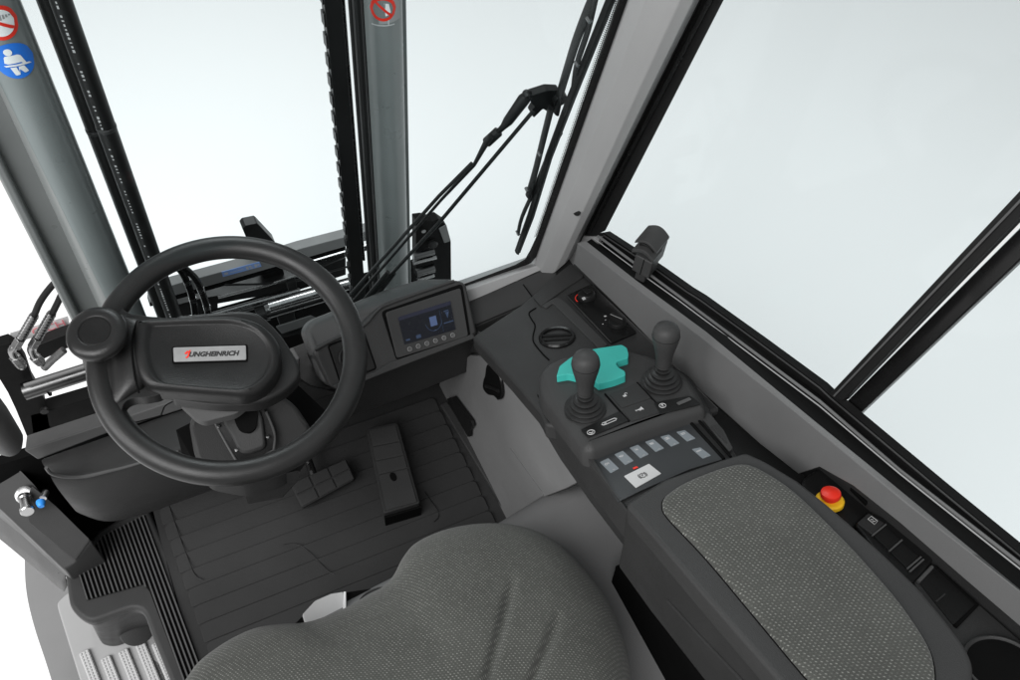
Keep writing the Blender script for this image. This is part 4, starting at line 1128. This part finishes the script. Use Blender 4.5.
jaw(.062, -.018, .024, .005)
jaw(.050, -.020, .010, .007)

# ================================================================== WIPER (outside the glass)
wp = thing('windscreen_wiper', AW(360, 300, .05), 'black twin-arm windscreen wiper with long blade parked beside the right pillar', 'wiper')
def O(x, y, o=.045): return AW(x, y, o)
build('arm', MB().tube([O(343, 303), O(439, 196), O(472, 163)], .0030, 10), 'black_metal', wp)
build('arm', MB().tube([O(349, 306, .05), O(441, 200, .05), O(474, 165, .05), O(486, 143, .05), O(491, 136, .05)], [.0026, .0026, .003, .005, .005], 10), 'black_metal', wp)
build('arm', MB().tube([O(360, 308), O(438, 224), O(534, 110)], .0032, 10), 'black_metal', wp)
build('arm_tip', MB().tube([O(388, 272), O(340, 330)], .0042, 10), 'black_metal', wp)
build('arm_tip', MB().tube([O(394, 273), O(346, 336)], .0042, 10), 'black_metal', wp)
build('hose_clip', MB().tube([O(486, 143, .055), O(499, 131, .055)], .0085, 8), 'black_plastic', wp, bevel=.002)
build('joint_sleeve', MB().tube([O(497, 133, .055), O(503, 127, .055), O(508, 121, .055), O(524, 99, .055), O(529, 94, .055)], [.004, .005, .008, .0095, .007], 12), 'black_plastic', wp)
build('ball_joint', MB().lathe([(.0001, -.008), (.005, -.006), (.008, 0), (.005, .006), (.0001, .008)], O(527, 94.5, .055), WSN, 16), 'black_plastic', wp)
hp = [O(531, 96, .05), O(548, 90.5, .05), O(560, 91, .05), O(564, 100, .05), O(559, 110, .05), O(551, 114, .05), O(543, 109, .05), O(534, 118, .05), O(531, 114, .05), O(535, 107, .05), O(531, 103, .05)]
build('head', MB().prism(rnd(hp, .003), WSN*.014), 'black_plastic', wp, bevel=.003)
build('pivot', MB().lathe([(0, -.008), (.011, -.008), (.0115, .006), (.009, .01), (0, .01)], O(559, 97, .05), WSN, 20), 'black_plastic', wp)
build('blade_arm', MB().tube(smooth_path([O(604, -22), O(592, 0), O(577, 38), O(567, 70), O(560, 94), O(556, 112)], 4), .0085, 10, flat=.5), 'black_metal', wp)
build('blade_bracket', MB().tube(smooth_path([O(551, 108, .04), O(543, 140, .035), O(535, 172, .035), O(528, 196, .032)], 4), .0075, 10, flat=.5), 'black_metal', wp)
build('blade_bracket', MB().tube(smooth_path([O(596, -4, .04), O(588, 30, .035), O(577, 64, .033), O(573, 92, .03)], 4), .0055, 10, flat=.6), 'black_metal', wp)
build('blade_bracket', MB().tube(smooth_path([O(561, 132, .034), O(548, 156, .034), O(534, 190, .033), O(522, 217, .033), O(518, 234, .03)], 4), .0045, 10, flat=.6), 'black_metal', wp)
for x, y in ((540, 154), (527, 190), (518, 233), (577, 64), (589, 20)):
    build('bracket_pin', MB().lathe([(0, -.004), (.003, -.004), (.003, .005), (0, .005)], O(x, y, .03), WSN, 10), 'steel', wp)
bl_ = [O(622, -30, .027), O(607, 6, .027), O(570, 98, .027), O(548, 157, .027), O(530, 216, .027), O(517, 252, .027)]
build('blade', MB().tube(bl_, [.007, .007, .007, .007, .0075, .007], 8, flat=.5), 'black_plastic', wp)
bl2 = [O(626, -30, .024), O(611, 6, .024), O(574, 98, .024), O(551, 157, .024), O(533, 216, .024), O(519, 252, .024)]
build('blade_rubber', MB().tube(bl2, .003, 6), 'mid_plastic', wp)

# ================================================================== MAST (beyond the glass)
MY = 1.35
ms = thing('lift_mast', (.15, MY, -.6), 'grey lift mast with two uprights and hanging chain seen through the windscreen', 'mast')
def vpx(x, y, Y=MY): p = AY(x, y, Y); return p
# left upright: round column with a flat flange outside
pc_ = vpx(101, 260); rL = (vpx(124, 260)-vpx(78, 260)).length/2*.95
ul = MB().lathe([(rL, -.6), (rL, 3.0)], (pc_.x, MY, 0), EZ, 48)
upl = build('upright', ul, 'mast_grey', ms)
xo = vpx(42, 260).x; xm = vpx(53, 260).x; xi = vpx(78, 260).x
build('flange', MB().box(((xm+xi)/2+.01, MY+.02, 1.2), ((xi-xm)/2+.02, 0, 0), (0, .02, 0), (0, 0, 1.8)), 'mast_grey', ms, bevel=.003)
build('flange', MB().box(((xo+xm)/2, MY+.012, 1.2), ((xm-xo)/2, 0, 0), (0, .03, 0), (0, 0, 1.8)), 'mast_grey', ms, bevel=.006)
# right upright
pr_ = vpx(393, 260); rR = (vpx(406.5, 260)-vpx(379.7, 260)).length/2*.97
build('upright', MB().lathe([(rR, -.6), (rR, 3.0)], (pr_.x, MY, 0), EZ, 48), 'mast_grey', ms)
upr = ms.children[-1]
xa = vpx(405, 260).x; xb = vpx(410.5, 260).x
build('flange', MB().box(((xa+xb)/2, MY+.01, 1.2), ((xb-xa)/2, 0, 0), (0, .012, 0), (0, 0, 1.8)), 'mast_grey', ms, bevel=.002)
# black inner channels, with a slit of light between
def strip(x0, x1, y0, name, material, th=.02, Y=MY):
    a = AY(x0, y0, Y).x; b = AY(x1, y0, Y).x
    return build(name, MB().box(((a+b)/2, Y+th, 1.2), ((b-a)/2, 0, 0), (0, th, 0), (0, 0, 1.8)), material, ms, bevel=.002)
strip(368.5, 381, 260, 'inner_channel', 'black_metal', .006, MY)
strip(349.5, 363, 260, 'inner_channel', 'black_metal', .008, MY+.01)
build('channel_edge', MB().tube([vpx(364, 260, MY+.02)*1, V((vpx(364, 260, MY+.02).x, MY+.02, 2.4))], .003, 6), 'steel', ms)
build('cylinder_hose', MB().tube([V((vpx(374, 260, MY-.04).x, MY-.04, -.4)), V((vpx(374, 260, MY-.04).x, MY-.04, 2.6))], .009, 10), 'black_plastic', ms)
# leaf chain with real plates
mb = MB(); cxx = AY(350, 260, MY+.02).x
z = -.25; i = 0
while z < 1.5:
    for s_ in (-1, 1):
        o_ = .0035*s_+(.0016 if i % 2 else -.0016)
        mb.box((cxx+o_, MY+.02, z), (.0018, 0, 0), (0, .009, 0), (0, 0, .0125))
    mb.box((cxx, MY+.02, z+.011), (.0062, 0, 0), (0, .003, 0), (0, 0, .003))
    z += .022; i += 1
build('lift_chain', mb, 'black_metal', ms)
# safety stickers wrapped on the uprights
def cyl_hit(x, y, cx_, cy_, r_):
    d = ray(x, y); ox, oy = CAM.x-cx_, CAM.y-cy_
    a = d.x*d.x+d.y*d.y; b = 2*(ox*d.x+oy*d.y); c = ox*ox+oy*oy-r_*r_
    D_ = b*b-4*a*c
    D_ = max(D_, 0)
    return CAM+d*((-b-math.sqrt(D_))/(2*a))
def decal(name, pts, material, parent, cyl, off):
    """flat outline in a local frame (metres on the column: u around, v up) wrapped on the column"""
    cx_, cy_, r_, a0, z0 = cyl
    vs = [V((cx_+(r_+off)*math.cos(a0+u/r_), cy_+(r_+off)*math.sin(a0+u/r_), z0+v)) for u, v in pts]
    c = V((sum(p.x for p in vs)/len(vs), sum(p.y for p in vs)/len(vs), sum(p.z for p in vs)/len(vs)))
    return vs
def wrap_poly(name, pts, material, parent, cyl, off):
    cx_, cy_, r_, a0, z0 = cyl
    # subdivide as a fan of thin columns so it follows the curve
    us = [p[0] for p in pts]; u0, u1 = min(us), max(us); n = 14; mb = MB()
    def span(u):
        vs = []
        for i in range(len(pts)):
            a, b = pts[i], pts[(i+1) % len(pts)]
            if (a[0]-u)*(b[0]-u) < 0 or (a[0] == u and b[0] != u and False):
                vs.append(a[1]+(b[1]-a[1])*(u-a[0])/(b[0]-a[0]))
        vs.sort(); return vs
    pos = lambda u, v: V((cx_+(r_+off)*math.cos(a0+u/r_), cy_+(r_+off)*math.sin(a0+u/r_), z0+v))
    prev = None
    for i in range(n+1):
        u = u0+(u1-u0)*(.002+.996*i/n); s_ = span(u)
        if prev is not None:
            pu, ps = prev
            for k in range(0, min(len(s_), len(ps))-1, 2):
                mb.add([pos(pu, ps[k]), pos(u, s_[k]), pos(u, s_[k+1]), pos(pu, ps[k+1])], [(0, 1, 2, 3)])
        prev = (u, s_)
    return build(name, mb, material, parent)
def circ(cx_, cy_, r_, n=40): return [(cx_+r_*math.cos(2*PI*i/n+.013), cy_+r_*math.sin(2*PI*i/n+.013)) for i in range(n)]
def at_cyl(x, y, c, r_):
    p = cyl_hit(x, y, c.x, MY, r_); return (c.x, MY, r_, math.atan2(p.y-MY, p.x-c.x), p.z)
cb = at_cyl(14.5, 61, pc_, rL)
rs = .030
wrap_poly('seat_belt_sticker', circ(0, 0, rs), 'blue', upl, cb, .0008)
wrap_poly('pictogram', circ(-.004, .0165, .0058, 20), 'white', upl, cb, .0014)
wrap_poly('pictogram', [(-.012, .008), (-.010, .0105), (.007, .0105), (.0105, .008), (.0145, -.006), (.0115, -.008), (.008, -.003), (-.010, -.003), (-.014, -.001)], 'white', upl, cb, .0014)
wrap_poly('pictogram', [(-.0155, -.008), (-.0165, -.0055), (-.008, -.0045), (.010, -.0055), (.021, -.008), (.0215, -.0105), (.009, -.0085), (-.008, -.0075)], 'white', upl, cb, .0016)
wrap_poly('pictogram', [(-.009, -.0095), (.010, -.0095), (.0135, -.021), (.0075, -.022), (.003, -.014), (.000, -.014), (.001, -.023), (-.0055, -.0235)], 'white', upl, cb, .0014)
ca = at_cyl(-1, 23, pc_, rL)
wrap_poly('prohibition_sticker', circ(0, 0, .0275), 'red', upl, ca, .0008)
wrap_poly('pictogram', circ(0, 0, .0212), 'white', upl, ca, .0012)
wrap_poly('pictogram', [(-.018, .011), (-.015, .015), (.018, -.010), (.015, -.014)], 'red', upl, ca, .0018)
for k in range(4):
    wrap_poly('pictogram', [(.002+.0045*k, .004+.001*k), (.005+.0045*k, .004+.001*k), (.0055+.004*k, .0125-.001*k), (.003+.004*k, .0128-.001*k)], 'dim_icon', upl, ca, .0015)
cc = at_cyl(383, 9, pr_, rR)
wrap_poly('sticker_plate', [(-.008, -.03), (.034, -.026), (.034, .045), (-.008, .045)], 'dim_icon', upr, cc, .0006)
ring_o = circ(0, 0, .0235); 
wrap_poly('prohibition_sticker', circ(0, 0, .0235), 'red', upr, cc, .0010)
wrap_poly('pictogram', circ(0, 0, .0175), 'mast_grey', upr, cc, .0014)
wrap_poly('pictogram', [(.002, .012), (.010, .010), (.013, -.006), (.006, -.013), (.003, -.013), (.004, .0)], 'white', upr, cc, .0016)
wrap_poly('pictogram', [(-.0135, .0125), (-.0105, .0155), (.0145, -.011), (.0115, -.014)], 'red', upr, cc, .0020)
wrap_poly('sticker_edge', [(-.022, -.0335), (.020, -.0335), (.020, -.031), (-.022, -.031)], 'label_white', upr, cc, .0008)
wrap_poly('sticker_edge', [(.0075, -.031), (.0100, -.031), (.0100, -.018), (.0075, -.018)], 'label_white', upr, cc, .0008)

# ------------------------------------------------------------------ hanging hoses beside the left upright
hose_y = MY-.02
for nm_, x_, lab, r_ in (('h', 141, 'thick black mast hose, left one of the close pair beside the round upright', .0155), ('h', 151, 'thick black mast hose with white print, right one of the close pair', .0160)):
    hose_y = MY-.02 if x_ > 146 else MY+.02
    c = AY(x_, 252, hose_y)
    pts = [V((c.x, hose_y, 2.6)), V((c.x, hose_y, .05)), V((c.x+.012, hose_y+.02, -.10)), V((c.x+.03, hose_y+.05, -.3))]
    t = thing('mast_hose', (c.x, hose_y, -.3), lab, 'hose', 'hoses hanging beside the left upright')
    build('hose', MB().tube(pts, r_, 18), 'black_plastic', t)
    if x_ > 146:
        mb = MB(); z = .12
        vd = (CAM-V((c.x, hose_y, .5))); aa = math.atan2(vd.y, vd.x)-.45
        while z < 1.05:
            if random.random() < .72:
                L = random.uniform(.002, .006); w = random.uniform(.0011, .0019)
                q = V((c.x+(r_+.0004)*math.cos(aa), hose_y+(r_+.0004)*math.sin(aa), z))
                tdir = V((-math.sin(aa), math.cos(aa), 0))
                mb.add([q-tdir*w-EZ*L/2, q+tdir*w-EZ*L/2, q+tdir*w+EZ*L/2, q-tdir*w+EZ*L/2], [(0, 1, 2, 3)])
            z += .0075
        build('printed_lettering', mb, 'dim_icon', t)
    build('hose_band', MB().lathe([(r_, -.004), (r_+.0008, -.003), (r_+.0008, .003), (r_, .004)], (c.x, hose_y, AY(100, 128, hose_y).z), EZ, 18, cap=False), 'dark_plastic', t)
# two thin bending hoses near the wheel
for k_, (pts, lab) in enumerate((([(170, 262), (181, 271), (189, 287), (194, 305), (196, 325)], 'thin bent black hose left of its twin above the steering hub'), ([(182, 266), (195, 278), (203, 295), (208, 312), (209, 326)], 'thin bent black hose right of its twin above the steering hub'))):
    pp_ = smooth_path(many(AY, pts, MY+.02), 5)
    t = thing('hydraulic_hose', pp_[-1], lab, 'hose', 'thin bent hoses')
    build('hose', MB().tube(pp_, .0075, 12), 'gloss_black', t)
    a_ = pp_[7]; b_ = pp_[9]
    build('sleeve', MB().tube([pp_[8], pp_[9]], .0080, 12), 'steel', t)
    build('sleeve', MB().tube([pp_[13], pp_[14]], .0080, 12), 'steel', t)

# ================================================================== FORK CARRIAGE
CY = 1.52
fc = thing('fork_carriage', (.1, CY, -.7), 'black fork carriage with grey top bar and chrome cylinders behind the mast', 'carriage')
def C_(x, y, Y=CY): return AY(x, y, Y)
def bar(pts, name, material, th=.03, Y=CY, bev=.002):
    return build(name, MB().prism([C_(x, y, Y) for x, y in pts], (0, th, 0)), material, fc, bevel=bev)
tb = bar([(150, 292), (175, 284.5), (260, 261.5), (300, 249), (346, 237), (400, 222), (400, 232), (346, 246.5), (260, 271.5), (177, 295), (150, 303)], 'top_bar', 'carriage_grey', .03)
lq = [C_(221.5, 272, CY-.002), C_(259.5, 261.8, CY-.002), C_(261.5, 266.5, CY-.002), C_(223, 277, CY-.002)]
lb = build('info_label', MB().prism(lq, (0, .001, 0)), 'label_blue', fc)
f_ = lambda u, v: quadpt(lq, u, v)+V((0, -.0008, 0))
mb = MB()
for u0, u1, v0, v1 in ((.62, .68, .2, .8), (.70, .76, .2, .5), (.72, .78, .6, .85), (.84, .9, .2, .8), (.92, .97, .3, .6), (.05, .15, .3, .7), (.2, .55, .45, .55)):
    mb.add([f_(u0, v0), f_(u1, v0), f_(u1, v1), f_(u0, v1)], [(0, 1, 2, 3)])
build('label_print', mb, 'label_white', lb)
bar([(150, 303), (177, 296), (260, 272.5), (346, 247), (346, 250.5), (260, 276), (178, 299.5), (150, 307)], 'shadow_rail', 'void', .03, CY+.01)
bar([(312, 262), (346, 252), (380, 242), (380, 247), (346, 257), (314, 267)], 'guide_rail', 'steel', .01, CY+.03)
bar([(178, 305), (200, 299), (240, 292), (300, 275), (346, 258), (346, 275), (300, 290), (240, 300), (218, 304), (218, 309), (180, 318)], 'side_shifter', 'black_metal', .04, CY+.02)
build('thin_pipe', MB().tube([C_(225, 285), C_(262, 284), C_(300, 280), C_(350, 266)], .0028, 8), 'black_metal', fc)
build('thin_pipe', MB().tube([C_(218, 297.5), C_(262, 286.5), C_(310, 272)], .0035, 8), 'steel', fc)
build('side_shift_rod', MB().tube([C_(182, 323.5, CY-.03), C_(300, 290.5, CY-.03)], .0080, 12), 'steel', fc)
build('side_shift_rod', MB().tube([C_(182, 327.5, CY-.032), C_(300, 294, CY-.032)], .0055, 12), 'dark_steel', fc)
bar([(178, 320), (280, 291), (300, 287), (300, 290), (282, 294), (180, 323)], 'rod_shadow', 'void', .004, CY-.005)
cyl = build('tilt_cylinder', MB().tube([C_(265, 311, CY-.06), C_(360, 283, CY-.06)], .021, 24), 'dark_steel', fc)
build('cylinder_rod', MB().tube([C_(269, 307.5, CY-.075), C_(360, 281, CY-.078)], .0135, 20), 'chrome', fc)
build('cylinder_collar', MB().tube([C_(257, 316, CY-.06), C_(268, 312.5, CY-.06)], .019, 20), 'black_plastic', fc)
bar([(276, 327), (311, 316), (318, 319), (318, 322), (282, 334)], 'bracket', 'rail_grey', .004, CY-.07)
bar([(242.5, 229), (245, 226), (257, 223.5), (259, 225), (275, 242), (292, 300), (296, 322), (280, 326), (268, 290)], 'fork_heel', 'black_metal', .03, CY+.04)
bar([(287, 283), (296, 281), (299, 298), (290, 300)], 'latch', 'black_plastic', .02, CY-.01)
# dark infill below the bars, behind the dash
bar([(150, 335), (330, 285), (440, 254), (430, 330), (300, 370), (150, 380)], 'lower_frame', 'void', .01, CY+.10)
# right end plate with stub shafts
rp = bar([(416, 221), (424, 220), (432, 222), (438, 219), (446, 224.5), (451, 241), (451.5, 290), (416, 290)], 'end_plate', 'matte_black', .03, CY)
bar([(439, 229), (446.5, 224.8), (451, 241), (444.5, 243.5)], 'end_plate_edge', 'panel_grey', .004, CY-.004)
for (a_, b_, r_) in (((413, 257), (434, 251.5), .009), ((413, 263), (436, 257), .0065), ((416, 273), (434, 268), .012), ((417, 280), (434, 275), .006)):
    build('stub_shaft', MB().tube([C_(*a_, CY-.03), C_(*b_, CY-.03)], r_, 16), 'steel' if r_ in (.0065, .006) else 'dark_steel', fc)
build('bolt', MB().lathe([(0, 0), (.014, 0), (.014, .008), (.01, .012), (0, .012)], C_(432, 243, CY-.005), (0, -1, 0), 12), 'black_metal', fc, bevel=.001)
build('bolt', MB().lathe([(0, 0), (.006, 0), (.006, .006), (0, .006)], C_(423, 230, CY-.005), (0, -1, 0), 12), 'steel', fc)
# left end plate, bars and cover
bar([(-14, 350), (0, 346), (10, 343), (18, 348), (27, 362), (33, 380), (46, 402), (50, 425), (62, 442), (40, 452), (30, 444), (16, 410), (8, 393), (0, 380), (-14, 372)], 'end_plate', 'matte_black', .03, CY)
build('cross_tube', MB().tube([C_(24, 391.5, CY-.03), C_(125, 359.5, CY-.03)], .0215, 24), 'dark_steel', fc)
build('cross_tube', MB().tube([C_(24, 385.5, CY-.048), C_(125, 353.5, CY-.048)], .0045, 12), 'panel_grey', fc)  # thin pale strip along the tube, drawn as its highlight
build('tube_ring', MB().tube([C_(46.5, 387.2, CY-.03), C_(48, 386.7, CY-.03)], .0234, 24), 'void', fc)
bar([(30, 415), (47, 411), (110, 392), (170, 374), (200, 365), (200, 420), (110, 424), (34, 447)], 'lower_beam', 'matte_black', .04, CY)
bar([(36, 346), (65, 335), (130, 314), (130, 331), (66, 349), (38, 362)], 'upper_beam', 'black_plastic', .03, CY+.02)
build('bolt', MB().tube([C_(37, 438, CY-.03), C_(51, 434, CY-.03)], .007, 10), 'steel', fc)
build('bolt', MB().lathe([(0, 0), (.010, 0), (.010, .01), (0, .01)], C_(44, 409, CY-.005), (0, -1, 0), 8), 'black_metal', fc, bevel=.001)
# label plate with red print
lp = [C_(10, 333, CY+.06), C_(68, 316, CY+.06), C_(70, 326, CY+.06), C_(12, 344, CY+.06)]
pl_o = build('label_plate', MB().prism(lp, (0, .004, 0)), 'white', fc)
text('lettering', 'OCH', C_(49, 328, CY+.057), C_(68, 321, CY+.057)-C_(40, 329.5, CY+.057), (-.1, 0, 1), .034, 'pink', pl_o, align='CENTER')
# ------------------------------------------------------------------ hydraulic hoses with crimped fittings
def fitting(px_h, px_f, px_e, lab):
    pp_ = smooth_path([C_(x, y, CY-.05) for x, y in px_h], 5)
    t = thing('hydraulic_hose', pp_[-1], lab, 'hose', 'hoses with crimped steel fittings')
    build('hose', MB().tube(pp_, .0072, 12), 'black_plastic', t)
    f = [C_(x, y, CY-.05) for x, y in px_f]
    n = 9; path = []; rr = []
    for i in range(n):
        path += [f[0].lerp(f[1], i/n), f[0].lerp(f[1], (i+.7)/n)]; rr += [.0092, .0105]
    build('crimp', MB().tube(path, rr, 14), 'steel', t)
    e = [C_(x, y, CY-.05) for x, y in px_e]
    build('elbow', MB().tube(smooth_path(e, 3), .0085, 12), 'steel', t)
    d = (e[-1]-e[-2]).normalized()
    build('nut', MB().tube([e[-2]+d*.002, e[-1]-d*.008], .0125, 6), 'steel', t, bevel=.001)
    build('nut', MB().tube([f[1]+(f[1]-f[0])*.02, f[1]+(f[1]-f[0])*.38], .0118, 6), 'steel', t, bevel=.001)
    return t
fitting([(80, 262), (62, 276), (50, 288), (40, 302), (34, 316)], [(34.5, 315), (21, 338)], [(16, 346), (12, 350), (14, 356), (23, 367)], 'braided hydraulic hose with silver fitting, outer one at the end plate')
fitting([(78, 270), (63, 292), (58, 302), (52, 314)], [(52, 313), (38, 337)], [(34, 344), (31, 349), (34, 356), (42, 364)], 'braided hydraulic hose with silver fitting, inner one near the wheel')
mb = MB().tube([C_(44, 368, CY-.04), C_(52, 360, CY-.04), C_(64, 350, CY-.04)], .009, 10)
o = build('hydraulic_coupling', mb, 'steel', None); tag(o, 'silver hydraulic coupling on the carriage behind the spinner knob', 'coupling')

# ================================================================== DOOR STRIKER with blue cap
dk = thing('door_striker', AZ(26, 500, .16), 'polished steel door striker bolt with blue cap on the left door post', 'door striker')
a_ = AZ(24.5, 497, .172); b_ = AZ(29, 513, .172)
ax_ = (b_-a_).normalized()
build('flange', MB().lathe([(0, -.002), (.016, -.002), (.0165, .0015), (.012, .003), (0, .003)], AZ(24.5, 495, .165), (-.15, -.45, .88), 32), 'steel', dk, bevel=.0005)
build('bolt', MB().lathe([(0, 0), (.0120, 0), (.0120, .006), (.0098, .008), (.0098, .030), (.0122, .032), (.0122, .037), (.0105, .039), (0, .039)], a_, (ax_+V((0, 0, .22))).normalized(), 32), 'chrome', dk)
build('pin', MB().tube([AZ(46, 492, .175), AZ(43, 498, .18)], .0062, 14), 'chrome', dk)
build('cap', MB().lathe([(0, 0), (.0075, 0), (.008, .004), (.0062, .0095), (.0048, .012), (0, .012)], AZ(40.5, 501, .185), (AZ(42, 511, .185)-AZ(40.5, 501, .185)).normalized(), 20), 'cap_blue', dk)
